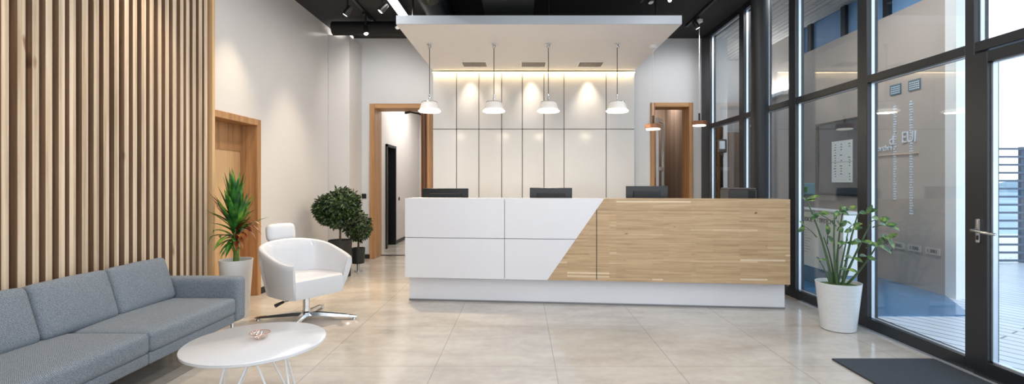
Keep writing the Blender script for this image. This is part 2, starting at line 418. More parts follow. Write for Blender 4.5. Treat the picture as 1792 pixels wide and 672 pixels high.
# baseboards
bm = B(); box(bm, XL, XL + .015, 5.54, 7.5, 0, .07); struct('baseboard_left', bm, M['black'])
bm = B(); box(bm, -2.655, -2.52, YB - .015, YB, 0, .07); box(bm, XL, -2.64, 7.485, 7.5, 0, .07); struct('baseboard_back', bm, M['black'])

# left timber door
d1 = sroot('door_1')
bm = B(); box(bm, XL - .2, XL + .02, DY1, DY1 + .07, 0, DZ + .07, .004, 1); struct('door_jamb', bm, M['casing'], d1)
bm = B(); box(bm, XL - .2, XL + .02, DY0 - .07, DY0, 0, DZ + .07, .004, 1); struct('door_jamb', bm, M['casing'], d1)
bm = B(); box(bm, XL - .2, XL + .02, DY0, DY1, DZ, DZ + .07, .004, 1); struct('door_head', bm, M['casing'], d1)
bm = B(); box(bm, XL - .22, XL - .18, DY0, DY1, 0, 1.62); struct('door_leaf', bm, M['doorwood'], d1)
bm = B(); box(bm, XL - .22, XL - .17, DY0, DY1, 1.62, DZ); struct('transom_panel', bm, M['casing'], d1)
bm = B(); tube(bm, [(XL - .18, DY0 + .07, .95), (XL - .13, DY0 + .07, .95), (XL - .13, DY0 + .19, .95)], .009); struct('door_handle', bm, M['steel'], d1, smooth=True)

# portal at the back left, and the corridor behind it
d2 = sroot('door_2')
for x0, x1 in ((-2.516, PX0), (PX1, -1.470)):
    bm = B(); box(bm, x0, x1, YB - .04, YB + .36, 0, PZ + .076, .004, 1); struct('door_jamb', bm, M['casing'], d2)
bm = B(); box(bm, PX0, PX1, YB - .04, YB + .36, PZ, PZ + .076, .004, 1); struct('door_head', bm, M['casingh'], d2)
bm = B()
for k in range(5): box(bm, -1.68 + k * .024, -1.664 + k * .024, YB + .05 + .03 * (k % 2), YB + .30, .01, PZ - .01)
box(bm, -1.68, -1.56, YB + .09, YB + .28, .01, PZ - .01)
struct('door_leaf', bm, M['walnut'], d2)
bm = B(); tube(bm, [(-1.62, 8.2, 2.36), (-1.72, 8.25, 2.43), (-1.90, 8.3, 2.47)], .014); tube(bm, [(-1.90, 8.3, 2.47), (-1.99, 8.33, 2.46)], .02)
struct('door_closer', bm, M['black'], d2, smooth=True)
bm = B(); box(bm, -2.95, -1.2, YB + .3, 12.4, -.12, 0); struct('floor_corridor', bm, M['tile'])
bm = B(); box(bm, -2.75, -2.58, YB + .3, 9.28, 0, 3.1); box(bm, -2.75, -2.58, 9.90, 12.3, 0, 3.1); box(bm, -2.75, -2.58, 9.28, 9.90, 1.98, 3.1)
box(bm, -2.95, -2.76, YB + .3, 12.3, 0, 3.1)
struct('wall_corridor_left', bm, M['wall'])
bm = B(); box(bm, -2.75, -1.0, 12.3, 12.5, 0, 3.1); box(bm, -1.3, -1.15, YB + .3, 12.3, 0, 3.1); struct('wall_corridor_end', bm, M['wall'])
bm = B(); box(bm, -2.95, -1.0, YB + .3, 12.5, 3.1, 3.25); struct('ceiling_corridor', bm, M['wall'])
bm = B(); box(bm, -2.58, -2.565, 9.93, 12.3, 0, .07); struct('baseboard_corridor', bm, M['black'])
d3 = sroot('door_3')
for a in ((9.24, 9.30, 0, 2.0), (9.88, 9.93, 0, 2.0), (9.24, 9.93, 1.95, 2.0)):
    bm = B(); box(bm, -2.75, -2.55, *a); struct('door_jamb', bm, M['black'], d3)
bm = B(); box(bm, -2.74, -2.69, 9.30, 9.88, 0, 1.95); struct('door_leaf', bm, M['black'], d3)

# door at the back right with a small office behind
d4 = sroot('door_4')
for x0, x1 in ((QX0 - .07, QX0), (QX1, QX1 + .07)):
    bm = B(); box(bm, x0, x1, YB - .03, YB + .33, 0, QZ + .07, .004, 1); struct('door_jamb', bm, M['casing'], d4)
bm = B(); box(bm, QX0, QX1, YB - .03, YB + .33, QZ, QZ + .07, .004, 1); struct('door_head', bm, M['casingh'], d4)
bm = B(); box(bm, QX0 - .3, QX1 + .6, YB + .3, 10.0, -.12, 0); struct('floor_office', bm, M['tile'])
bm = B(); box(bm, QX0 - .3, QX1 + .3, 9.9, 10.05, 0, 3); box(bm, QX1 + .14, QX1 + .28, YB + .3, 9.9, 0, 3); box(bm, QX0 - .3, QX0 - .15, YB + .3, 9.9, 0, 3)
struct('wall_office', bm, M['annexwood'])
bm = B(); box(bm, QX0 - .3, QX1 + .28, YB + .3, 10.05, 3, 3.15); struct('ceiling_office', bm, M['white'])
w5 = sroot('window_5', (0, 0, 0))
mt = Matrix.Translation((2.40, 8.5, 0)) @ Matrix.Rotation(R(62), 4, 'Z')
for a in ((0, .06, 0, 2.40), (.44, .50, 0, 2.40), (.06, .44, 2.34, 2.40), (.06, .44, 1.48, 1.54), (.06, .44, .0, .12)):
    bm = B(); box(bm, a[0], a[1], 0, .04, a[2], a[3], mtx=mt); struct('sash', bm, M['white'], w5)
bm = B(); box(bm, .06, .44, .015, .021, .12, 2.34, mtx=mt); struct('pane', bm, M['glass'], w5)
# wall cabinet edge seen through that door
hc = thing('wall_cabinet', 'slim white cabinet on the wall seen through the right back doorway', 'cabinet', (2.52, 9.2, 1.35))
bm = B(); box(bm, -.12, .0, -.10, .10, 0, 1.18, .01, 2); finish('body', bm, M['white'], hc)
bm = B(); box(bm, -.09, -.03, -.108, -.100, .55, 1.12); finish('door', bm, M['blueglass'], hc)
bm = B(); box(bm, -.09, .0, .10, .68, .05, .12); finish('bracket', bm, M['steel'], hc)

# ------------------------------------------------------------------ glazed right wall
w1 = sroot('window_1')
FX0, FX1 = 3.0, 3.10
posts = [(7.73, 8.09), (6.555, 6.69), (6.0, 6.12), (5.32, 5.449), (4.215, 4.337), (3.216, 3.286), (2.08, 2.15), (1.0, 1.1), (-.4, -.3), (-1.7, -1.6), (-2.6, -2.5)]
for a, b_ in posts:
    bm = B(); box(bm, FX0, FX1, a, b_, 0, H - .0, .004, 1); struct('mullion', bm, M['frame'], w1)
prev = None
for (a0, a1), (b0, b1) in zip(posts, posts[1:]):
    y0, y1 = b1, a0
    door = abs(y0 - 2.15) < .01
    bm = B(); box(bm, FX0, FX1, y0, y1, 3.59, H); struct('head_rail', bm, M['frame'], w1)
    bm = B(); box(bm, FX0, FX1, y0, y1, 2.135, 2.20, .003, 1); struct('transom', bm, M['frame'], w1)
    if not door:
        bm = B(); box(bm, FX0, FX1, y0, y1, 0, .10, .003, 1); struct('bottom_rail', bm, M['frame'], w1)
    for z0, z1 in ((.10, 2.135), (2.20, 3.59)):
        if door and z0 < 1: continue
        bm = B(); box(bm, 3.045, 3.053, y0, y1, z0, z1); struct('pane', bm, M['glass'], w1)
        bm = B(); e = .004
        for q in ((y0, y0 + e, z0, z1), (y1 - e * 2, y1, z0, z1), (y0, y1, z0, z0 + e), (y0, y1, z1 - e, z1)): box(bm, 3.036, 3.062, *q)
        struct('glazing_bead', bm, M['seal'], w1)
# entrance door leaf
d5 = sroot('door_5')
for nm, q in (('stile', (3.117, 3.214, 0.01, 2.12)), ('stile', (2.155, 2.25, .01, 2.12)), ('top_rail', (2.25, 3.117, 2.05, 2.12)), ('bottom_rail', (2.25, 3.117, .01, .12))):
    bm = B(); box(bm, 2.99, 3.07, *q, .003, 1); struct(nm, bm, M['frame'], d5)
bm = B(); box(bm, 3.03, 3.038, 2.25, 3.117, .12, 2.05); struct('pane', bm, M['glass'], d5)
bm = B()
for q in ((2.25, 2.256, .12, 2.05), (3.105, 3.117, .12, 2.05), (2.25, 3.117, .12, .128), (2.25, 3.117, 2.044, 2.05)): box(bm, 3.018, 3.05, *q)
struct('glazing_bead', bm, M['seal'], d5)
bm = B(); box(bm, 2.978, 2.99, 3.155, 3.185, .88, 1.04, .012, 3); struct('handle_plate', bm, M['steel'], d5, smooth=True)
bm = B(); tube(bm, [(2.98, 3.17, .965), (2.935, 3.17, .965), (2.925, 3.16, .963), (2.925, 3.03, .955), (2.93, 3.0, .953)], .009)
struct('door_handle', bm, M['steel'], d5, smooth=True)
bm = B(); box(bm, 2.975, 2.979, 3.163, 3.177, .90, .93, .003, 1); struct('lock_cylinder', bm, M['black'], d5)
bm = B(); box(bm, 2.965, 3.0, 2.05, 5.2, 0, .012); struct('trim_1', bm, M['seal'])

# black round column
bm = B(); lathe(bm, [(.0, 0), (.096, 0), (.096, H), (0, H)], (2.78, 5.66, 0), 48); struct('column', bm, plain('black_column_paint', (24, 27, 32), .5), smooth=True)

# ------------------------------------------------------------------ outside: deck, annex, soffit
bm = B(); box(bm, XR + .08, 13, YF - 2, 12.0, -.14, -.02); struct('ground_deck', bm, M['deck'])
bm = B(); prism(bm, [(XR + .08, 4.69), (4.35, 4.69), (4.8, 5.5), (4.8, 10.6), (XR + .08, 10.6)], -.02, -.005, 'xy'); struct('floor_annex', bm, M['bluefloor'])
bm = B(); box(bm, 4.8, 5.0, 5.50, 8.42, -.02, 3.45); box(bm, 4.8, 5.0, 8.42, 10.6, -.02, 3.9)
struct('wall_annex', bm, M['annexwall'])
bm = B(); box(bm, 4.80, 5.1, 5.36, 5.50, -.02, 3.9); struct('wall_annex_end', bm, M['white'])
bm = B(); box(bm, 3.10, 5.0, 10.5, 10.7, 0, 2.35); struct('wall_annex_back', bm, M['annexwood'])
bm = B(); box(bm, 3.10, 5.0, 10.5, 10.7, 2.42, 3.9); box(bm, 3.1, 5.0, 10.52, 10.7, 2.35, 2.42); struct('wall_annex_upper', bm, M['wallgrey'])
bm = B(); box(bm, 3.10, 5.3, 4.2, 10.7, 3.9, 4.1); struct('ceiling_soffit', bm, M['soffit'])
w3 = sroot('window_3')
for y in (5.5, 6.35, 7.2, 8.05, 8.34):
    bm = B(); box(bm, 4.80, 4.90, y, y + .10, 3.45, 3.9); struct('mullion', bm, M['frame'], w3)
for y0, y1 in ((5.6, 6.35), (6.45, 7.2), (7.3, 8.05), (8.15, 8.34)):
    bm = B(); box(bm, 4.85, 4.87, y0, y1, 3.45, 3.9); struct('pane', bm, M['blueglass'], w3)
bm = B(); box(bm, 3.10, 3.37, 8.10, 8.14, 0, 2.2); struct('trim_2', bm, M['white'])

# railing of the terrace
rl = thing('terrace_railing', 'dark metal terrace railing with many thin horizontal bars outside the glass door', 'railing', (5.1, 7.8, -.02))
for i in range(15):
    z = .02 + i * .128
    bm = B(); box(bm, 0, 7.5, -.02, .02, z, z + .032); finish('bar', bm, M['railing'], rl)
for x in (.05, 2.95, 5.8):
    bm = B(); box(bm, x, x + .10, .02, .07, 0, 1.86); finish('post', bm, M['railing'], rl)
# distant land
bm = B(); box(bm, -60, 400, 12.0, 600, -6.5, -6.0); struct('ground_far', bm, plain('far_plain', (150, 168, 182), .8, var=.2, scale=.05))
bm = B(); rnd = random.Random(3); N = 60; top = []
for i in range(N):
    x = 40 + i * 9; h_ = 4 + 5 * abs(math.sin(i * .37)) + 2.5 * rnd.random()
    top.append((x, h_))
lo = [bm.verts.new((x, 330, -6)) for x, _ in top]; hi = [bm.verts.new((x, 352, -6 + h_)) for x, h_ in top]; ba = [bm.verts.new((x, 390, -6)) for x, _ in top]
for i in range(N - 1):
    bm.faces.new((lo[i], lo[i + 1], hi[i + 1], hi[i])); bm.faces.new((hi[i], hi[i + 1], ba[i + 1], ba[i]))
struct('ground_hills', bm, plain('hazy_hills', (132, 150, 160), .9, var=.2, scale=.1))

up = thing('fill_light_box', 'slim white box added around the soffit fill light behind the round black column', 'fill lamp', (4.8, 9.2, 2.84))  # box added to give the soffit fill light a body
bm = B(); box(bm, -.16, -.04, -.55, .55, 0, .06, .01, 2); finish('housing', bm, M['white'], up)
bm = B(); box(bm, -.04, 0, -.1, .1, .01, .05); finish('bracket', bm, M['steel'], up)
al = thing('annex_fill_panel', 'unseen flat panel added under the board soffit to brighten the annex', 'ceiling lamp', (3.65, 5.9, 3.86))  # out-of-view panel added as the body of the annex fill
bm = B(); box(bm, -.32, .32, -.62, .62, 0, .04); finish('housing', bm, M['steel'], al)
bm = B(); box(bm, -.30, .30, -.60, .60, -.012, 0); finish('diffuser', bm, M['lampstrip'], al)
# annex furniture and signs (wall plane X = 4.8, facing -X)
RW = (R(90), 0, R(-90))
nb = thing('notice_board', 'large black framed notice board on the annex wall behind the glass', 'board', (4.8, 7.2, 1.10))
bm = B(); box(bm, -.03, 0, -.60, .60, 0, 1.07); finish('board', bm, plain('dark_blue_board', (38, 50, 66), .3), nb)
for q in ((-.64, -.60, -.03, 1.10), (.60, .64, -.03, 1.10), (-.60, .60, 1.07, 1.10), (-.60, .60, -.03, 0)):
    bm = B(); box(bm, -.05, 0, *q); finish('frame', bm, M['black'], nb)
for k in range(3):
    pass
ps = thing('poster', 'white poster with small printed lines pinned on the black notice board', 'poster', (4.765, 7.22, 1.27))
bm = B(); box(bm, -.008, 0, -.24, .22, 0, .62); finish('sheet', bm, M['poster'], ps)
bm = B()
rnd = random.Random(4)
for col, w in ((-.20, .05), (-.02, .05), (.12, .05)):
    for k in range(14):
        z = .04 + k * .04
        if rnd.random() < .8: box(bm, -.010, -.008, col, col + w * (.4 + .6 * rnd.random()), z, z + .012)
tag(finish('print', bm, M['ink'], ps), kind='stuff')
bm = B(); box(bm, -.010, -.008, -.24, .22, .30, .305); finish('rule', bm, M['ink'], ps)
ov = thing('oval_sign', 'pale blue rounded sign with a green leaf shape on the annex wall', 'sign', (4.8, 8.16, 1.16))
bm = B(); cushion(bm, (-.02, 0, 0), (.04, .56, .20), .018); finish('plate', bm, M['oval'], ov, smooth=True)
bm = B(); cushion(bm, (-.045, .06, -.01), (.02, .26, .09), .009); finish('leaf_shape', bm, M['green'], ov, smooth=True)
for (y, w, s_) in ((6.22, .18, '12 3'), (5.92, .18, '12 4')):
    o = thing('blue_sign', 'small blue sign high on the annex wall, %s' % ('the left of the two' if y > 6 else 'the right of the two'), 'sign', (4.8, y, 2.46), 0, 'blue signs on the annex wall')
    bm = B(); box(bm, -.012, 0, -w / 2, w / 2, -.065, .065); finish('plate', bm, M['signblue'], o)
    bm = B()
    for r_ in range(4):
        for c_ in range(5): box(bm, -.014, -.012, -w / 2 + .015 + c_ * .031, -w / 2 + .036 + c_ * .031, -.05 + r_ * .026, -.038 + r_ * .026)
    finish('print', bm, M['signpale'], o)
wl = thing('wall_lettering', 'pale metal lettering on the annex wall behind the glass', 'sign', (4.8, 6.2, 1.78))
text('letters', 'Northri', .11, M['signpale'], wl, (-.01, .25, -.06), RW, .006)
text('letters', 'd', .17, M['signpale'], wl, (-.01, .08, .03), RW, .006)
text('letters', 'EUI', .20, M['signpale'], wl, (-.01, -.20, .05), RW, .006, sx=.8)
bm = B(); box(bm, -.02, 0, -.34, .60, -.155, -.145); finish('rail', bm, plain('sign_rail', (225, 200, 180), .4), wl)
for y, z0, z1, lab in ((6.23, 1.05, 2.24, 'slim vertical strip of tiny pale print left of the large letters'), (5.97, .88, 2.26, 'longer slim vertical strip of tiny pale print through the large letters')):
    o = thing('lettering_strip', lab, 'sign', (4.8, y, z0))
    bm = B(); k = 0
    while z0 + k * .032 < z1:
        box(bm, -.012, 0, -.022 + .006 * (k % 3), .022 - .005 * (k % 2), k * .032, k * .032 + .020); k += 1
    tag(finish('print', bm, M['signpale'], o), kind='stuff')
ar = thing('arched_sign', 'arched pale sign reading 1388 low on the annex wall', 'sign', (4.8, 6.42, .40))
bm = B(); pts = [(-.14, 0)] + [(-.14 * math.cos(a * math.pi / 12), .10 + .10 * math.sin(a * math.pi / 12)) for a in range(13)] + [(.14, 0)]
prism(bm, pts, -.015, 0, 'yz'); finish('plate', bm, plain('arch_plate', (176, 172, 170), .5), ar)
text('number', '1388', .10, M['ink'], ar, (-.017, 0, .09), RW, .001)
for y, zz in ((6.18, .47), (5.92, .47), (5.66, .47)):
    o = thing('name_plate', 'small pale printed plate low on the annex wall, %s of three' % {6.18: 'leftmost', 5.92: 'middle', 5.66: 'rightmost'}[y], 'sign', (4.8, y, zz), 0, 'name plates on the annex wall')
    bm = B(); box(bm, -.012, 0, -.10, .10, -.04, .04); finish('plate', bm, plain('plate_grey', (190, 184, 178), .5), o)
    text('print', '1 2E83', .052, M['ink'], o, (-.014, 0, .0), RW, .001, sx=.95)
# white counter in the annex
ct = thing('annex_counter', 'white counter with printed title standing behind the glass', 'counter', (3.72, 5.60, -.004))
bm = B(); box(bm, 0, .2, 0, 1.1, .0, .20); finish('plinth', bm, plain('blue_grey_plinth', (110, 140, 168), .4), ct)
bm = B(); box(bm, -.02, .22, -.02, 1.12, .20, .90, .004, 1); finish('body', bm, M['white'], ct)
bm = B(); box(bm, -.03, .24, -.03, 1.14, .905, .935, .004, 1); finish('countertop', bm, plain('counter_top', (205, 205, 208), .3), ct)
text('title', 'KAEODOE ATTFITICM', .078, M['ink'], ct, (-.023, .54, .80), RW, .001)
bm = B(); rnd = random.Random(9)
for k in range(9): box(bm, -.022, -.02, .70 - .12 * rnd.random(), .90 + .06 * rnd.random(), .66 - k * .035, .663 - k * .035)
finish('small_print', bm, M['ink'], ct)
# dispenser by the corner
ph = thing('wall_dispenser', 'small black wall dispenser with clear window behind the glazing corner', 'dispenser', (3.30, 8.09, 1.76))
bm = B(); box(bm, -.07, .09, -.10, 0, 0, .22, .015, 2); finish('housing', bm, M['black'], ph)
bm = B(); box(bm, -.04, .05, -.105, -.10, .06, .19); finish('window', bm, M['signpale'], ph)
bm = B(); tube(bm, [(0, -.05, .0), (0, -.06, -.03), (.03, -.06, -.05)], .015); finish('nozzle', bm, M['black'], ph)
pl = thing('pull_handle', 'black curved pull handle below the small wall dispenser', 'handle', (3.27, 8.09, 1.40))
bm = B(); tube(bm, [(0, 0, .12), (-.01, -.05, .12), (-.03, -.06, .08), (-.035, -.06, 0), (-.03, -.06, -.08), (-.01, -.05, -.12), (0, 0, -.12)], .009); finish('grip', bm, M['black'], pl, smooth=True)

# ------------------------------------------------------------------ slatted wall
sw = thing('slatted_wall_cladding', 'tall cladding of vertical oak slats on the left wall behind the sofa', 'wall cladding', (XL, 0, 0))
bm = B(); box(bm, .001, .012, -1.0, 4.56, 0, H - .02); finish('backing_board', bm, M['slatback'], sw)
bm = B(); y = 4.50; rnd = random.Random(5)
while y > -1.0:
    w = .042 + rnd.uniform(-.004, .004); dpt = rnd.choice((.078, .078, .072, .082))
    f0 = set(bm.faces); box(bm, .012, dpt, y - w, y, 0, H - .02)
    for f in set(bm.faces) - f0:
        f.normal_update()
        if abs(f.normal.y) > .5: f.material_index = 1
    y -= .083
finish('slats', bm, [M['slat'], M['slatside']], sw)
bm = B(); box(bm, 0.0, .082, 4.56, 4.60, 0, H - .02, .002, 1)
finish('end_board', bm, M['doorwood'], sw)

# ------------------------------------------------------------------ ceiling canopy
cz = 3.10
cn = thing('ceiling_canopy', 'white rectangular ceiling canopy hanging over the reception desk', 'ceiling canopy', (0, 0, cz))
bm = B(); box(bm, -1.444, 1.856, 5.617, 7.94, 0, .10); finish('slab', bm, M['canopy'], cn)
bm = B(); box(bm, -1.444, 1.856, 5.605, 5.617, 0, .10, .002, 1); tag(finish('fascia', bm, plain('grey_fascia', (176, 183, 192), .5, var=.01), cn), 'grey front edge')  # front edge in a darker grey than the slab
for x in (-1.38, .35, 1.72):
    for y in (6.2, 7.6):
        bm = B(); tube(bm, [(x, y, .10), (x, y, H - cz)], .012); finish('hanger_rod', bm, M['black'], cn)
cs = thing('cove_light_strip', 'warm glowing light strip along the top of the white panelled wall', 'light strip', (0, 7.975, 3.065))
bm = B(); box(bm, -1.455, 1.87, 0, .024, -.0, .018); finish('diffuser', bm, M['cove'], cs)
area('cove_light', (.2, 7.955, 3.07), (3.3, .03), 6, (1, .72, .38), (R(30), 0, 0))
for i, (x, nm) in enumerate(((-.72, 'leftmost'), (.19, 'middle'), (1.07, 'rightmost'))):
    v = thing('air_vent', '%s of three grey slotted air vents in the canopy underside' % nm, 'air vent', (x, 7.50, cz), 0, 'air vents in the canopy')
    bm = B()
    for q in ((-.20, .20, -.17, -.15), (-.20, .20, .15, .17), (-.20, -.18, -.15, .15), (.18, .20, -.15, .15)): box(bm, *q, -.012, .0)
    finish('frame', bm, M['white'], v)
    bm = B(); box(bm, -.18, .18, -.15, .15, -.003, -.001); finish('backing', bm, plain('vent_grey', (150, 142, 138), .6), v)
    bm = B()
    for k in range(12): box(bm, -.172 + k * .03, -.158 + k * .03, -.148, .148, -.010, -.004)
    finish('louvre', bm, plain('vent_slat', (120, 114, 110), .5), v)
for i, x in enumerate((-.83, -.40, .17, 1.10)):
    d = thing('downlight', 'small recessed downlight at the back edge of the canopy, %s from the left' % ('first', 'second', 'third', 'fourth')[i], 'downlight', (x, 7.88, cz), 0, 'downlights in the canopy')
    bm = B(); lathe(bm, [(.026, 0), (.034, 0), (.034, -.004), (.026, -.004), (.026, 0)], seg=24); finish('ring', bm, M['white'], d)
    bm = B(); lathe(bm, [(.001, -.002), (.025, -.002)], seg=24); finish('lens', bm, M['white'], d)
    spot('downlight_beam', (x, 7.88, cz - .02), (x, 7.90, 0), (34, 14, 38, 44)[i], 72, (1, .83, .62), 1.0, .05)

# pendants
def pendant():
    t_ = thing('glass_pendant_lamp', '', 'pendant lamp', (0, 0, cz), 0, 'glass pendant lamps over the reception desk')
    bm = B(); lathe(bm, [(0, 0), (.04, 0), (.04, -.012), (.016, -.014)], seg=24); lathe(bm, [(0.001, -.012), (.02, -.016), (.028, -.034), (.02, -.052), (0.001, -.058)], seg=24); finish('ceiling_mount', bm, M['chrome'], t_, smooth=True)
    bm = B(); tube(bm, [(0, 0, -.05), (0, 0, -.70)], .0055, 8); finish('rod', bm, M['rod'], t_, smooth=True)
    bm = B(); lathe(bm, [(.002, -.66), (.014, -.665), (.014, -.685), (.008, -.69), (.008, -.70), (.015, -.705), (.015, -.73), (.008, -.735), (.008, -.765), (0.001, -.77)], seg=20); finish('coupling', bm, M['chrome'], t_, smooth=True)
    bm = B(); lathe(bm, [(0.001, -.762), (.105, -.764), (.108, -.772), (0.001, -.772)], seg=40); finish('top_plate', bm, M['steel'], t_, smooth=True)
    bm = B(); lathe(bm, [(.100, -.774), (.108, -.790), (.130, -.862), (.126, -.862), (.104, -.790), (.096, -.774)], seg=40); finish('glass_shade', bm, M['frost'], t_, smooth=True)
    bm = B(); lathe(bm, [(0.001, -.872), (.120, -.872), (.146, -.880), (.148, -.892), (.135, -.902), (0.001, -.905)], seg=40); finish('glowing_rim', bm, M['lampwarm'], t_, smooth=True)
    return t_
pX = [(-1.21, 'leftmost glass pendant lamp, hanging before the timber portal edge'), (-.36, 'second glass pendant lamp from the left over the desk'), (.36, 'third glass pendant lamp from the left over the desk'), (1.27, 'rightmost glass pendant lamp with wide bright rim')]
p0 = pendant()
for i, (x, lab) in enumerate(pX):
    if i == 0: p0.location = (x, 6.42, cz); p0['label'] = lab
    else: dup(p0, (x, 6.42, cz), lab)
    d = bpy.data.lights.new('pendant_light', 'AREA'); d.shape = 'DISK'; d.size = .22; d.energy = 9; d.color = (1, .84, .62)
    o = bpy.data.objects.new('pendant_light', d); C.objects.link(o); o.location = (x, 6.42, 2.19)
def wood_pendant(loc, ztop, lab):
    t_ = thing('wood_pendant_lamp', lab, 'pendant lamp', loc)
    bm = B(); lathe(bm, [(0.001, ztop), (.05, ztop), (.05, ztop - .035), (.02, ztop - .05), (.001, ztop - .05)], seg=24); finish('ceiling_rose', bm, M['white'], t_, smooth=True)
    bm = B(); tube(bm, [(0, 0, ztop - .04), (0, 0, .18)], .004, 6); finish('cord', bm, M['white'], t_)
    bm = B(); tube(bm, [(0, 0, .19), (0, 0, .07)], .014, 12); finish('stem', bm, M['black'], t_, smooth=True)
    bm = B(); lathe(bm, [(0.001, .075), (.095, .075), (.104, .068), (.104, .02), (.095, .016), (0.001, .016)], seg=40); finish('shade', bm, M['lampwood'], t_, smooth=True)
    bm = B(); lathe(bm, [(0.001, .016), (.092, .016), (.092, 0), (0.001, 0)], seg=40); finish('diffuser', bm, M['lampwarm'], t_, smooth=True)
wood_pendant((1.765, 6.5, 1.975), cz - 1.975, 'left of the two small round wooden pendant lamps on white cords')
wood_pendant((2.63, 7.17, 2.10), H - 2.10, 'right small round wooden pendant lamp, on a long cord near the glazing')

# ------------------------------------------------------------------ ceiling services
def spotlight(loc, aim, lab, lit=False, tr=True):
    t_ = thing('track_spotlight', lab, 'spotlight', loc, 0, 'track spotlights on the black ceiling')
    a = Vector(aim).normalized()
    bm = B(); tube(bm, [(0, 0, H - .04 - loc[2]), (0, 0, .03)], .011, 8); finish('stem', bm, M['black'], t_)
    bm = B(); box(bm, -.02, .02, -.07, .07, H - loc[2] - .065, H - loc[2] - .036); finish('adaptor', bm, M['black'], t_)
    bm = B(); lathe(bm, [(0.001, -.07), (.032, -.07), (.036, -.05), (.040, .05), (.034, .06), (.030, .045), (0.001, .045)], seg=24, axis=a); finish('head', bm, M['black'], t_, smooth=True)
    bm = B(); vs = lathe(bm, [(0.001, .047), (.031, .047), (.031, .056), (0.001, .056)], seg=24, axis=a); finish('lens', bm, M['lamp'] if lit else M['white'], t_)
    return t_
spotlight((-2.18, 6.1, 3.42), (-.6, -.1, -1), 'black track spotlight nearest the left wall', True)
spotlight((-2.18, 6.8, 3.40), (.3, -.3, -1), 'black track spotlight low before the dark ceiling tube', True)
spotlight((-1.72, 6.05, 3.44), (-.7, -.3, -1), 'track spotlight with bright lens left of the canopy corner', True)
spotlight((-1.72, 6.75, 3.46), (.2, -.6, -1), 'dark track spotlight tucked beside the canopy corner')
spotlight((1.58, 5.95, 3.52), (.1, -.3, -1), 'black spotlight hanging above the canopy front edge')
spotlight((2.52, 7.0, 3.54), (.5, -.1, -1), 'black spotlight by the right wooden pendant cord', True)
lf = thing('linear_ceiling_lamp', 'long white linear ceiling lamp left of the canopy', 'ceiling lamp', (-1.60, 3.6, 3.52), 0, 'linear ceiling lamps')
bm = B(); box(bm, -.065, .065, -3.1, 3.1, .02, .08); finish('housing', bm, M['steel'], lf)
bm = B(); box(bm, -.05, .05, -3.08, 3.08, .0, .02); finish('diffuser', bm, M['lampstrip'], lf)
for y in (-2, 2): bm = B(); box(bm, -.01, .01, y, y + .02, .08, .15); finish('bracket', bm, M['black'], lf)
for (x, y, ln) in LINEAR[1:]:  # out-of-view lamps added to brighten the hall
    l2 = thing('linear_ceiling_lamp', {2.2: 'unseen linear lamp added over the middle of the hall', 2.6: 'unseen linear lamp added nearest the glazed wall', -1.4: 'short unseen linear lamp added near the entrance facade'}[y], 'ceiling lamp', (x, y, 3.52), 0, 'linear ceiling lamps')
    bm = B(); box(bm, -.065, .065, -ln / 2, ln / 2, .02, .15); finish('housing', bm, M['black'], l2)
    bm = B(); box(bm, -.05, .05, -ln / 2, ln / 2, .0, .02); finish('diffuser', bm, M['lampstrip'], l2)
# lighted tube by the right
tb = thing('tube_lamp', 'short bright white tube lamp on the ceiling above the canopy right end', 'ceiling lamp', (1.72, 5.4, 3.50))
bm = B(); tube(bm, [(-.10, -.55, 0), (.10, .55, 0)], .022, 12); finish('tube', bm, M['lamp'], tb)
for y in (-.3, .28): bm = B(); box(bm, -.02 + y * .1, .02 + y * .1, y, y + .02, 0, .17); finish('bracket', bm, M['black'], tb)
# wall washers that light the slats and the left wall
for y, e_, lab in ((2.3, 62, 'black track spotlight above the near end of the oak slats'), (3.7, 62, 'black track spotlight above the far end of the oak slats'), (4.95, 80, 'black track spotlight above the left timber door')):
    spotlight((-2.50, y, 3.40), (-.25, 0, -1), lab, True)
    spot('wall_wash', (-2.53, y, 3.33), (-2.90, y, 0), e_, 64, (1, .80, .56), .9, .03)
spot('wall_wash', (-2.22, 6.1, 3.36), (-2.95, 6.25, 0), 95, 60, (1, .82, .62), .9, .03)
spot('floor_wash', (-1.72, 6.0, 3.37), (-1.5, 4.9, 0), 300, 58, (1, .80, .55), .8, .03)
spot('back_wash', (-2.18, 6.8, 3.33), (-2.2, 8.1, 2.3), 45, 120, (1, .95, .90), .9, .04)
spot('back_wash', (2.52, 7.0, 3.47), (2.4, 8.1, 2.2), 40, 120, (.96, .97, 1), .9, .04)
bm = B(); box(bm, -2.518, -2.482, 1.5, 5.6, H - .035, H); tag(finish('track_rail', bm, M['black']), 'black track rail on the ceiling close above the slatted wall', 'track rail', 'track rails')
# track rails
for x, y0, y1, lab in ((-2.18, 5.0, 7.3, 'black track rail on the ceiling nearest the left wall'), (-1.72, 5.0, 6.9, 'black track rail on the ceiling beside the linear lamp'), (1.58, 5.0, 6.4, 'black track rail on the ceiling over the canopy'), (2.52, 5.2, 7.4, 'black track rail on the ceiling near the glazing')):
    bm = B(); box(bm, x - .018, x + .018, y0, y1, H - .035, H); tag(finish('track_rail', bm, M['black']), lab, 'track rail', 'track rails')
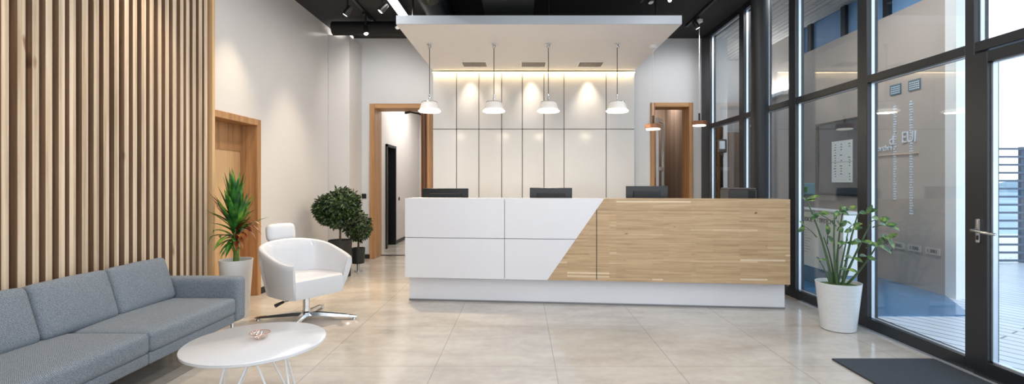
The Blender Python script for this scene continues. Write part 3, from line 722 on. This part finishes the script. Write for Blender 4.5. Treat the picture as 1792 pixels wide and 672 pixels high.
# ducts, and the tube that stands for a shadow
bm = B(); prof = []; y = 4.6
pts = []; rads = []
while y < 7.4: pts.append((-1.05, y, 3.47)); rads.append(.17 if int(round(y / .025)) % 2 else .155); y += .025
tube(bm, pts, rads, 24); tag(finish('ribbed_duct', bm, M['blackgloss'], smooth=True), 'black ribbed air duct above the left end of the canopy', 'duct')
bm = B(); box(bm, -.45, .15, 5.2, 7.6, 3.35, H); tag(finish('ceiling_box_duct', bm, plain('grey_duct', (58, 60, 62), .5)), 'dark grey square air duct above the middle of the canopy', 'duct')
bm = B(); tube(bm, [(-2.75, 7.1, 3.52), (-1.35, 7.1, 3.52)], .10, 24); tag(finish('shadow_tube', bm, M['rubber'], smooth=True), 'black tube standing for the ceiling shadow before the back wall', 'duct')  # black tube put where the ceiling only falls into shadow
for x, lab in ((-1.28, 'thin black cable tray left of the ribbed duct'),):
    bm = B(); box(bm, x - .02, x + .02, 4.6, 7.2, 3.56, 3.60); tag(finish('cable_tray', bm, M['black']), lab, 'cable tray')
wlm = thing('disc_lamp', 'flat white disc lamp on top of the corner pilaster', 'lamp', (-2.80, 7.62, 3.55))
bm = B(); lathe(bm, [(.001, 0), (.16, 0), (.16, .014), (.001, .018)], seg=32); finish('disc', bm, M['lamp'], wlm, smooth=True)
bm = B(); tube(bm, [(0, 0, .015), (0, 0, H - 3.55)], .012, 8); finish('stem', bm, M['black'], wlm)
# switches
bm = B(); box(bm, -2.70 + .0, -2.60, YB - .012, YB, 1.0, 1.08, .004, 1)
tag(finish('light_switch', bm, M['black'], loc=(.02, 0, 0)), 'black double switch plate beside the timber portal', 'switch')
bm = B(); lathe(bm, [(.001, 0), (.04, 0), (.04, .012), (.001, .014)], (-2.58, 10.25, .92), 24, axis=(1, 0, 0)); tag(finish('round_switch', bm, M['black']), 'small round black switch on the corridor wall', 'switch')

# ------------------------------------------------------------------ reception desk
ANG = math.atan2(-.38, 3.897)
dk = thing('reception_desk', 'long reception desk with white panels at left and oak staves at right', 'reception desk', (-1.237, 5.18, 0), ANG)
zb, zt, zm = .262, 1.105, .686
sb, st = 1.516, 2.096
def edge(z): return sb + (st - sb) * (z - zb) / (zt - zb)
L = 3.915; g = .003
bm = B(); box(bm, .008, L - .008, .022, .16, zb + .01, zt - .03); finish('core', bm, M['black'], dk)
for poly in ([(0, zb), (1.069 - g, zb), (1.069 - g, zm - g), (0, zm - g)], [(0, zm + g), (1.069 - g, zm + g), (1.069 - g, zt), (0, zt)],
             [(1.069 + g, zb), (edge(zb), zb), (edge(zm - g), zm - g), (1.069 + g, zm - g)], [(1.069 + g, zm + g), (edge(zm + g), zm + g), (edge(zt), zt), (1.069 + g, zt)]):
    bm = B(); prism(bm, poly, -.004, .022); finish('white_panel', bm, M['desk_white'], dk)
zs = zb + (2.017 - sb) / (st - sb) * (zt - zb)
bm = B(); prism(bm, [(edge(zb), zb), (2.017, zb), (2.017, zs)], 0, .022); finish('wood_panel', bm, M['stave'], dk)
zs2 = zb + (2.025 - sb) / (st - sb) * (zt - zb)
bm = B(); prism(bm, [(2.025, zb), (L, zb), (L, zt), (edge(zt), zt), (2.025, zs2)], 0, .022); finish('wood_panel', bm, M['stave'], dk)
bm = B(); box(bm, .0, 2.08, .022, .30, zt - .03, zt - .002, .002, 1); finish('counter_ledge', bm, M['desk_white'], dk)
bm = B(); box(bm, 2.08, L, .022, .30, zt - .03, zt - .002, .002, 1); finish('counter_ledge', bm, M['stave'], dk)
bm = B(); box(bm, .02, L - .02, .076, .60, .0, zb, .002, 1); finish('plinth', bm, M['desk_white'], dk)
bm = B(); box(bm, .02, L - .02, .066, .076, 0, .018); finish('plinth_seal', bm, plain('grey_seal', (120, 120, 122), .5), dk)
bm = B(); box(bm, .02, L - .02, .16, .70, .70, .735, .003, 1); finish('worktop', bm, M['desk_white'], dk)
for x, mt_ in ((.0, M['desk_white']), (L - .03, M['stave'])):
    bm = B(); box(bm, x, x + .03, .022, .70, zb, zt - .03 if x == 0 else zt - .03, .002, 1); finish('side_panel', bm, mt_, dk)
# monitors
def monitor(pxl, pxr, py, Y, lab, first=[None]):
    w = (pxr - pxl) * Y / F; x = ((pxl + pxr) / 2 - 912) * Y / F; zt_ = EYE - (py - 318) * Y / F
    t_ = thing('monitor', lab, 'monitor', (x, Y, .7375), ANG, 'monitors on the reception desk')
    h_ = zt_ - .735
    bm = B(); box(bm, -w / 2, w / 2, 0, .018, h_ - .33, h_, .004, 2); finish('screen_back', bm, M['blackgloss'], t_)
    bm = B(); box(bm, -w / 2 + .08, w / 2 - .08, -.015, 0, h_ - .26, h_ - .055, .006, 2); finish('housing', bm, plain('monitor_housing', (22, 26, 31), .45), t_)
    bm = B(); box(bm, -.03, .03, .018, .034, .0, h_ - .15); finish('stand', bm, M['black'], t_)
    bm = B(); box(bm, -.11, .11, -.06, .12, .0, .012, .004, 1); finish('base', bm, M['black'], t_)
def deskY(px, back): # Y of a point at given pixel column, `back` metres behind the front
    k = (px - 912) / F; s_ = (5.18 * k + 1.237) / (.9953 + .0971 * k); return 5.18 - .0971 * s_ + back
monitor(738, 820, 330, deskY(779, .46), 'leftmost black monitor seen from behind, on the white end of the desk')
monitor(927, 1001, 329, deskY(964, .46), 'middle black monitor seen from behind, near the desk centre')
monitor(1096, 1168, 326, deskY(1132, .46), 'rightmost black monitor seen from behind, over the oak half')
pr = thing('desk_printer', 'black boxy printer on the desk end beside the round column', 'printer', (2.385, 5.33, .7375), ANG)
bm = B(); box(bm, -.145, .145, -.13, .17, 0.001, .46, .01, 2); finish('body', bm, plain('printer_body', (46, 42, 42), .4), pr)
bm = B(); box(bm, .06, .13, -.134, -.13, .20, .45); finish('slot', bm, M['rubber'], pr)
bm = B(); box(bm, -.14, .14, -.12, .16, .46, .475, .004, 1); finish('lid', bm, plain('printer_lid', (84, 74, 70), .4), pr)

# ------------------------------------------------------------------ sofa
sf = thing('sofa', 'long blue-grey fabric sofa standing before the slatted wall', 'sofa', (0, 0, 0))
SX0, SX1 = -2.88, -2.20
sy0, sy1 = 1.15, 3.76
for a, b_ in ((1.18, 2.022), (2.026, 2.888), (2.892, 3.758)):
    bm = B(); box(bm, SX0, SX1 - .012, a, b_, .19, .262, .012, 3); finish('base', bm, M['sofa'], sf, smooth=True)
    bm = B(); cushion(bm, ((SX0 + .05 + SX1) / 2, (a + b_) / 2, .322), (SX1 - SX0 - .05, b_ - a, .128), .030, (0.004, .0, .016), 16, wrinkle=.003, seed=a); finish('seat_cushion', bm, M['sofa'], sf, smooth=True)
bm = B(); box(bm, SX0, SX0 + .07, sy0, sy1, .19, .52, .02, 3); finish('back_frame', bm, M['sofa'], sf, smooth=True)
for i, (a, b_) in enumerate(((1.18, 1.64), (1.645, 2.165), (2.17, 2.70), (2.705, 3.225), (3.23, 3.752))):
    bm = B(); mt = Matrix.Translation((-2.745, (a + b_) / 2, .535)) @ Matrix.Rotation(R(-17), 4, 'Y')
    cushion(bm, (0, 0, 0), (.105, b_ - a, .325), .034, (.014, .0, .006), 16, mt, wrinkle=.004, seed=i * 1.7); finish('back_cushion', bm, M['sofa'], sf, smooth=True)
for a, b_ in ((3.762, 3.885), (1.04, 1.165)):
    bm = B(); cushion(bm, ((SX0 + SX1 + .005) / 2, (a + b_) / 2, .362), (SX1 - SX0 + .005, b_ - a, .345), .035, (0, 0, .003), 14); finish('armrest', bm, M['sofa'], sf, smooth=True)
for x in (-2.26, -2.82):
    for y in (3.80, 1.10):
        bm = B(); tube(bm, [(x, y, .20), (x, y, 0)], .012, 10); finish('leg', bm, M['chrome'], sf, smooth=True)

# ------------------------------------------------------------------ coffee table
tb = thing('coffee_table', 'round white coffee table on crossed wire legs before the sofa', 'coffee table', (-1.436, 2.635, 0))
bm = B(); lathe(bm, [(.001, .395), (.338, .395), (.350, .401), (.352, .415), (.346, .42), (.001, .42)], seg=96); finish('tabletop', bm, plain('white_tabletop', (214, 214, 216), .18, var=.008), tb, smooth=True)
for k in range(4):
    a = R(90 * k + 20); 
    def pt(r_, an, z): return (r_ * math.cos(an), r_ * math.sin(an), z)
    bm = B()
    tube(bm, [pt(.13, a, .393), pt(.25, a + R(38), .006)], .0055, 8)
    tube(bm, [pt(.13, a, .393), pt(.25, a - R(38), .006)], .0055, 8)
    tube(bm, [pt(.25, a - R(38), .006), pt(.235, a - R(20), .006), pt(.225, a, .006), pt(.235, a + R(20), .006), pt(.25, a + R(38), .006)], .0055, 8)
    tube(bm, [pt(.13, a - R(6), .390), pt(.13, a + R(6), .390)], .009, 8)
    finish('wire_leg', bm, M['white'], tb, smooth=True)
bw = thing('glass_bowl', 'small clear glass bowl with rose rim on the coffee table', 'bowl', (-1.43, 2.66, .42))
bm = B(); lathe(bm, [(.001, .002), (.022, .002), (.040, .012), (.052, .034), (.0505, .034), (.038, .014), (.021, .005), (.001, .005)], seg=40); finish('bowl', bm, M['bowlglass'], bw, smooth=True)
bm = B(); n_ = 40; ring = [(.0515 * math.cos(2 * math.pi * k / n_), .0515 * math.sin(2 * math.pi * k / n_), .0345) for k in range(n_ + 1)]; tube(bm, ring, .0016, 6, False)
finish('rim', bm, M['copper'], bw, smooth=True)
bm = B(); lathe(bm, [(.001, 0), (.024, 0), (.024, .0025), (.001, .0025)], seg=30); finish('foot', bm, M['bowlglass'], bw)

# ------------------------------------------------------------------ swivel armchair
CA = math.atan2(-.56, .83)
ch = thing('swivel_armchair', 'white tub armchair with headrest on a chrome star base', 'armchair', (-1.99, 4.50, 0), CA)
def plan(ph_, a=.335, b_=.335, n=3.0):
    c_, s_ = abs(math.cos(ph_)), abs(math.sin(ph_))
    r_ = 1 / ((c_ / a) ** n + (s_ / b_) ** n) ** (1 / n)
    return Vector((-math.cos(ph_) * r_, math.sin(ph_) * r_))
bm = B(); NS = 56; PM = R(133); prev = None; first = None
for i in range(NS + 1):
    t_ = -1 + 2 * i / NS; ph_ = t_ * PM; p = plan(ph_)
    q = abs(t_); top = .565 + .165 * (math.cos(min(1, q * 1.02) * math.pi / 2) ** 1.25)
    sec = []
    for k in range(9):                               # outer side, bottom to top, bulging
        u = k / 8; sc = .80 + .20 * math.sin(u * math.pi / 2 * .95); z = .255 + (top - .012 - .255) * u
        sec.append((p.x * sc - .02 * (1 - u), p.y * sc, z))
    def inn(d, z): 
        l_ = p.length; return (p.x * (l_ - d) / l_, p.y * (l_ - d) / l_, z)
    sec.append(inn(.006, top - .002)); sec.append(inn(.018, top + .003)); sec.append(inn(.032, top - .002))
    for u, d in ((.0, .040), (.25, .052), (.5, .062), (.75, .075), (1.0, .095)):
        sec.append(inn(d, top - .014 + (.36 - top) * u))
    sec.append(inn(.13, .27))
    vs = [bm.verts.new(s_) for s_ in sec]
    if prev:
        for k in range(len(vs)): bm.faces.new((prev[k], prev[(k + 1) % len(vs)], vs[(k + 1) % len(vs)], vs[k]))
    else: first = vs
    prev = vs
bm.faces.new(first); bm.faces.new(prev[::-1])
finish('shell', bm, M['leather'], ch, smooth=True)
# seat: rounded slab filling the tub to the front edge
def seat_ring(sc, z, xf):
    pts = []
    for i in range(33):
        ph_ = (-1 + 2 * i / 32) * PM; p = plan(ph_); pts.append((min(p.x * sc, xf), p.y * sc, z))
    return pts
bm = B(); rings = []
for sc, z, xf in ((.70, .245, .215), (.78, .25, .245), (.80, .275, .262), (.80, .385, .275), (.79, .408, .272), (.74, .418, .258), (.4, .412, .15)):
    rings.append([bm.verts.new(v) for v in seat_ring(sc, z, xf)])
for a, b_ in zip(rings, rings[1:]):
    for k in range(33): bm.faces.new((a[k], a[(k + 1) % 33], b_[(k + 1) % 33], b_[k]))
bm.faces.new(rings[0]); bm.faces.new(rings[-1][::-1])
finish('seat', bm, M['leather'], ch, smooth=True)
bm = B(); mt = Matrix.Translation((-.40, 0, .785)) @ Matrix.Rotation(R(-8), 4, 'Y')
cushion(bm, (0, 0, 0), (.07, .25, .165), .033, (.006, .012, .008), 16, mt); hr = finish('headrest', bm, M['leather'], ch, smooth=True)
bm = B(); box(bm, -.43, -.375, -.05, .05, .63, .72, .008, 2); finish('headrest_bracket', bm, M['steel'], ch, smooth=True)
bm = B(); lathe(bm, [(.001, .045), (.040, .045), (.040, .075), (.030, .085), (.030, .20), (.022, .20), (.022, .246), (.001, .246)], seg=28); finish('column', bm, M['chrome'], ch, smooth=True)
bm = B(); box(bm, -.11, .11, -.09, .09, .235, .25, .004, 1); finish('mount_plate', bm, M['black'], ch)
for k in range(4):
    a = R(90 * k + 4) - CA; d = Vector((math.cos(a), math.sin(a), 0)); s_ = Vector((-d.y, d.x, 0))
    bm = B(); prev = None
    for r_, w, zt_, zb_ in ((.02, .026, .078, .045), (.12, .024, .072, .042), (.30, .020, .052, .030), (.415, .017, .036, .022), (.43, .010, .032, .024)):
        vs = [bm.verts.new(d * r_ + s_ * w * e_ + Vector((0, 0, z))) for e_, z in ((-1, zb_), (1, zb_), (.75, zt_), (-.75, zt_))]
        if prev:
            for q in range(4): bm.faces.new((prev[q], prev[(q + 1) % 4], vs[(q + 1) % 4], vs[q]))
        else: bm.faces.new(vs)
        prev = vs
    bm.faces.new(prev[::-1]); leg = finish('leg', bm, M['chrome'], ch, smooth=True)
    bm = B(); lathe(bm, [(.001, 0), (.016, 0), (.016, .012), (.006, .024), (.001, .024)], tuple(d * .405), 16); finish('glide', bm, M['steel'], leg, smooth=True)
bm = B(); tube(bm, [(.05, -.05, .235), (.02, -.22, .215)], .006, 8); lv = finish('lever', bm, M['chrome'], ch, smooth=True)
bm = B(); tube(bm, [(.02, -.215, .217), (.015, -.285, .195)], [.011, .016], 10); finish('lever_grip', bm, M['black'], lv, smooth=True)
ch.scale = (1.07, 1.07, 1.0)

# ------------------------------------------------------------------ plants
def strap_leaf(bm, base, az, el, length, width, droop, seg=9, xmin=None, ymax=None):
    p = Vector(base); d = Vector((math.cos(az) * math.cos(el), math.sin(az) * math.cos(el), math.sin(el))); L0 = []
    for i in range(seg + 1):
        u = i / seg; w = width * (math.sin(math.pi * min(1, u * .92 + .08)) ** .6) * (1 - u ** 5) + .0008
        side = d.cross(Vector((0, 0, 1)));
        if side.length < .05: side = Vector((-math.sin(az), math.cos(az), 0))
        side.normalize(); nrm = side.cross(d).normalized()
        q = p.copy()
        if xmin is not None and q.x < xmin: q.x = xmin + (q.x - xmin) * .05
        L0.append((bm.verts.new(q - side * w / 2 + nrm * w * .16), bm.verts.new(q - nrm * .001), bm.verts.new(q + side * w / 2 + nrm * w * .16)))
        p = p + d * (length / seg); d = (d + Vector((0, 0, -droop / seg))).normalized()
    for a, b_ in zip(L0, L0[1:]):
        for k in (0, 1):
            bm.faces.new((a[k], a[k + 1], b_[k + 1], b_[k]))
dr = thing('potted_dracaena', 'tall green and red strap-leaved plant in a white pot behind the sofa arm', 'potted plant', (-2.70, 4.60, 0))
bm = B(); lathe(bm, [(.001, 0), (.100, 0), (.108, .01), (.142, .52), (.145, .545), (.136, .545), (.130, .50), (.001, .50)], seg=56); finish('pot', bm, M['pot_white'], dr, smooth=True)
bm = B(); lathe(bm, [(.129, .505), (.08, .515), (.001, .52)], seg=30); finish('soil', bm, M['soil'], dr, smooth=True)
bm = B(); tube(bm, [(.0, 0, .50), (.002, 0, .62), (0, .0, .74), (-.01, 0, .88), (-.01, 0, .98)], [.026, .024, .021, .018, .01], 12); finish('stem', bm, plain('green_cane', (96, 128, 52), .5, var=.2, scale=30), dr, smooth=True)
rnd = random.Random(11)
bm = B()
for k in range(30):
    az = k * 2.399; e = R(84 - 22 * (k / 30)); z = .96 - .20 * (k / 30)
    strap_leaf(bm, (-.01, 0, z), az, e + rnd.uniform(-.06, .06), rnd.uniform(.36, .50) * (1 - .12 * k / 30), rnd.uniform(.058, .078), rnd.uniform(.0, .25), xmin=-.185)
for k in range(12):
    az = k * 2.399 + 1; strap_leaf(bm, (-.005, 0, rnd.uniform(.74, .84)), az, rnd.uniform(R(40), R(60)), rnd.uniform(.26, .36), rnd.uniform(.045, .06), rnd.uniform(.3, .9), xmin=-.185)
for (az, e, ln, dr_) in ((200, 30, .34, 1.6), (186, 45, .32, 1.5), (250, 20, .26, 1.8), (160, 30, .26, 1.4)):
    strap_leaf(bm, (-.005, -.01, .74), R(az), R(e), ln, .05, dr_, xmin=-.185)
for k in range(26):
    az = rnd.uniform(0, 2 * math.pi); strap_leaf(bm, (-.03, -.02, rnd.uniform(.66, .78)), az, rnd.uniform(R(-60), R(0)), rnd.uniform(.10, .18), rnd.uniform(.024, .036), 1.0, xmin=-.185)
finish('foliage', bm, M['leaf_drac'], dr, smooth=True)
bm = B()
for k in range(11):
    az = R(-60 + 6.5 * k); strap_leaf(bm, (.01, -.01, .70 + .016 * k), az, R(28 + (k * 17) % 30), rnd.uniform(.25, .31), rnd.uniform(.034, .046), rnd.uniform(1.5, 2.3), xmin=-.185)
for k in range(6):
    az = R(150 + 11 * k); strap_leaf(bm, (0, -.02, .76 + .03 * k), az, rnd.uniform(R(48), R(64)), rnd.uniform(.28, .36), rnd.uniform(.036, .048), rnd.uniform(.1, .5), xmin=-.185)
rf = finish('red_foliage', bm, M['leaf_red'], dr, smooth=True); rf['label'] = 'reddish brown strap leaves'

def leafball(bm, c, rx, rz, n, size, rnd):
    for k in range(n):
        z = rnd.uniform(-1, 1); a = rnd.uniform(0, 2 * math.pi); r_ = math.sqrt(1 - z * z); nrm = Vector((r_ * math.cos(a), r_ * math.sin(a), z))
        rad = rnd.uniform(.78, 1.06); p = Vector(c) + Vector((nrm.x * rx, nrm.y * rx, nrm.z * rz)) * rad
        d = (nrm * .5 + Vector((rnd.uniform(-1, 1), rnd.uniform(-1, 1), rnd.uniform(-1.2, .4)))).normalized(); s_ = d.cross(nrm + Vector((rnd.uniform(-.4, .4),) * 3)).normalized()
        L_ = size * rnd.uniform(.7, 1.3); w = L_ * .26; up = s_.cross(d).normalized()
        v = [bm.verts.new(p), bm.verts.new(p + d * L_ * .45 + s_ * w), bm.verts.new(p + d * L_ - up * .1 * L_), bm.verts.new(p + d * L_ * .45 - s_ * w), bm.verts.new(p + d * L_ * .45 - up * .12 * L_)]
        bm.faces.new((v[0], v[1], v[4])); bm.faces.new((v[1], v[2], v[4])); bm.faces.new((v[2], v[3], v[4])); bm.faces.new((v[3], v[0], v[4]))
def topiary(name, loc, lab, balls, pot_r, pot_h, pot_z, leaf, n):
    t_ = thing(name, lab, 'potted tree', loc)
    bm = B(); lathe(bm, [(.001, pot_z), (pot_r * .88, pot_z), (pot_r, pot_z + pot_h), (pot_r * .93, pot_z + pot_h), (pot_r * .9, pot_z + pot_h - .03), (.001, pot_z + pot_h - .03)], seg=40); finish('pot', bm, M['pot_black'], t_, smooth=True)
    bm = B(); lathe(bm, [(pot_r * .89, pot_z + pot_h - .028), (.001, pot_z + pot_h - .015)], seg=24); finish('soil', bm, M['soil'], t_)
    cz_ = balls[0][2]; bm = B(); tube(bm, [(0, 0, pot_z + pot_h - .04), (.004, 0, (cz_ + pot_z + pot_h) / 2), (0, 0, cz_)], .014, 10); finish('trunk', bm, M['trunk'], t_, smooth=True)
    rnd = random.Random(hash(name) % 5 + 2) if False else random.Random(int(n)); bm = B()
    for (x, y, z, rx, rz) in balls:
        leafball(bm, (x, y, z), rx, rz, int(n * rx / balls[0][3]), leaf, rnd)
        bmesh.ops.create_icosphere(bm, subdivisions=3, radius=1, matrix=Matrix.Translation((x, y, z)) @ Matrix.Diagonal((rx * .82, rx * .82, rz * .82, 1)))
    finish('crown', bm, M['leaf_dark'], t_)
    if pot_z > .02:
        bm = B(); tube(bm, [(0, 0, pot_z + .002), (0, 0, .01)], .022, 14); lathe(bm, [(.001, 0), (.06, 0), (.06, .01), (.001, .01)], seg=24); finish('pedestal', bm, M['steel'], t_, smooth=True)
topiary('topiary_tree', (-2.46, 6.6, 0), 'larger topiary tree with a wide two-lobed crown in a black pot', [(.03, 0, .97, .215, .215), (-.20, .04, .92, .150, .155), (.14, -.02, .88, .12, .13), (-.02, -.02, .80, .15, .12), (-.16, 0, .82, .12, .10)], .155, .49, 0, .062, 1500)
topiary('small_topiary_tree', (-2.33, 6.95, 0), 'smaller topiary tree with one round crown, right of the larger one', [(0, 0, .635, .175, .19)], .095, .22, .115, .052, 1100)

# leafy plant in the tall white pot by the glazing
zp = thing('potted_leafy_plant', 'airy long-stemmed plant in a tall white pot against the glazing', 'potted plant', (2.755, 4.22, 0))
bm = B(); lathe(bm, [(.001, 0), (.124, 0), (.134, .008), (.174, .395), (.176, .41), (.168, .41), (.160, .375), (.001, .375)], seg=48); finish('pot', bm, M['pot_tiled'], zp, smooth=True)
bm = B(); lathe(bm, [(.161, .380), (.10, .392), (.001, .395)], seg=30); finish('moss', bm, M['moss'], zp, smooth=True)
bmS, bmL = B(), B(); rnd = random.Random(21)
def oval_leaf(bm, p, d, length, width):
    d = d.normalized(); s_ = d.cross(Vector((rnd.uniform(-.5, .5), -1, rnd.uniform(.3, 1.2)))).normalized(); up = s_.cross(d).normalized(); rows = []; length *= .80; width *= .72
    for i in range(7):
        u = i / 6; w = width * math.sin(math.pi * u) ** .75 * .5 + .0004; q = p + d * length * u - up * length * .18 * u * u
        rows.append((bm.verts.new(q - s_ * w + up * w * .35), bm.verts.new(q), bm.verts.new(q + s_ * w + up * w * .35)))
    for a, b_ in zip(rows, rows[1:]):
        for k in (0, 1): bm.faces.new((a[k], a[k + 1], b_[k + 1], b_[k]))
def stem(p0, p1, r0=.011, bow=(0, 0, 0)):
    b0, tip = Vector(p0), Vector(p1); mid = b0.lerp(tip, .5) + Vector(bow)
    pts = [b0 * (1 - u) ** 2 + mid * 2 * u * (1 - u) + tip * u * u for u in [i / 12 for i in range(13)]]
    tube(bmS, pts, [r0 * (1 - .6 * i / 12) for i in range(13)], 8); return pts
# main stems: foot on the moss -> tip, bowing outwards
spec = [((-.06, 0, .39), (-.30, -.04, 1.13), .013, (.09, 0, -.10)), ((-.03, -.03, .39), (-.07, -.06, .98), .012, (-.03, 0, 0)),
        ((.0, .02, .39), (.02, -.03, 1.02), .012, (-.03, 0, 0)), ((.02, -.03, .39), (.10, -.10, 1.00), .013, (-.03, 0, 0)),
        ((.04, .01, .39), (.17, -.16, .94), .012, (-.02, 0, -.02)), ((-.01, .04, .39), (-.14, -.02, .80), .010, (.03, 0, .02)),
        ((.06, -.02, .39), (.20, -.22, .80), .011, (.02, 0, -.03)), ((-.08, -.02, .39), (-.19, -.05, .60), .009, (0, 0, .03)),
        ((.03, .05, .39), (.12, .04, .88), .010, (0, 0, 0))]
mains = [stem(*q) for q in spec]
def leaf_at(p, az, el, ln, w): oval_leaf(bmL, Vector(p), Vector((math.cos(R(az)) * math.cos(R(el)), -.35 * abs(math.cos(R(az))) - .1, math.sin(R(el)))), ln, w)
# leaves at the tips and in opposite pairs on short stalks
for (p, az, el, ln, w) in [((-.30, -.04, 1.13), 15, 25, .13, .045), ((-.30, -.04, 1.12), 190, 30, .07, .035), ((-.30, -.04, 1.12), 60, 5, .09, .04)]: leaf_at(p, az, el, ln, w)
for (p0, p1, lv) in [
    ((-.20, -.02, .80), (-.33, -.06, .90), ((150, 40, .09, .055), (200, -35, .10, .055))),
    ((-.05, -.05, .90), (-.22, -.08, 1.01), ((200, -25, .13, .065), (20, 5, .11, .05))),
    ((-.06, -.06, .96), (-.05, -.09, 1.03), ((10, -20, .10, .06), (170, -30, .10, .06), (80, 40, .08, .05))),
    ((.01, -.03, .98), (.03, -.08, 1.04), ((20, 30, .09, .06), (160, 15, .09, .06))),
    ((-.04, -.05, .86), (-.05, -.10, .90), ((30, 50, .09, .06), (150, 50, .09, .06), (270, -10, .07, .05))),
    ((.10, -.10, 1.0), (.13, -.16, 1.02), ((10, 30, .11, .06), (175, 5, .10, .06), (60, 45, .10, .05))),
    ((.16, -.15, .93), (.16, -.26, .97), ((5, 10, .10, .065), (160, 20, .10, .06), (310, -20, .10, .06))),
    ((.17, -.18, .90), (.16, -.34, .93), ((0, 15, .10, .06), (340, -15, .13, .06), (170, 20, .09, .05))),
    ((-.02, -.04, .70), (.0, -.10, .76), ((5, 5, .12, .05), (175, 5, .13, .05), (90, 20, .07, .05))),
    ((.08, -.06, .74), (.10, -.14, .78), ((10, -5, .13, .055), (170, 10, .11, .055))),
    ((.14, -.14, .72), (.17, -.24, .76), ((0, -30, .14, .07), (200, 10, .10, .06), (70, 40, .10, .06))),
    ((-.10, -.01, .74), (-.13, -.06, .82), ((100, 70, .13, .06), (10, -60, .10, .06))),
    ((.02, -.05, .60), (.04, -.12, .64), ((350, -20, .11, .05), (170, 15, .11, .05))),
    ((.12, -.08, .62), (.13, -.16, .66), ((20, -25, .10, .05), (190, 10, .10, .05))),
    ((-.01, -.05, .52), (.0, -.12, .54), ((0, -10, .10, .045), (180, 10, .10, .045))),
    ((.20, -.22, .78), (.20, -.30, .82), ((20, 40, .10, .06), (200, 30, .10, .06), (300, -40, .12, .06))),
    ((.12, .04, .86), (.12, .0, .90), ((20, 20, .10, .055), (150, 30, .10, .055))),
    ((-.19, -.05, .59), (-.20, -.06, .61), ((30, 10, .08, .03), (200, 40, .06, .03))),
    ((.06, -.03, .84), (.05, -.10, .88), ((15, 15, .10, .055), (165, -15, .11, .055)))]:
    stem(p0, p1, .005, (0, 0, .02))
    for a_ in lv: leaf_at(p1, *a_)
finish('stems', bmS, M['stem'], zp, smooth=True); finish('leaves', bmL, M['leaf_zam'], zp, smooth=True)

# ------------------------------------------------------------------ entrance mat
bm = B(); box(bm, 2.23, 2.96, 1.6, 3.49, 0, .012, .003, 1); mm = finish('doormat', bm, M['mat'])
tag(mm, 'dark charcoal entrance mat on the tiles inside the glass door', 'doormat')
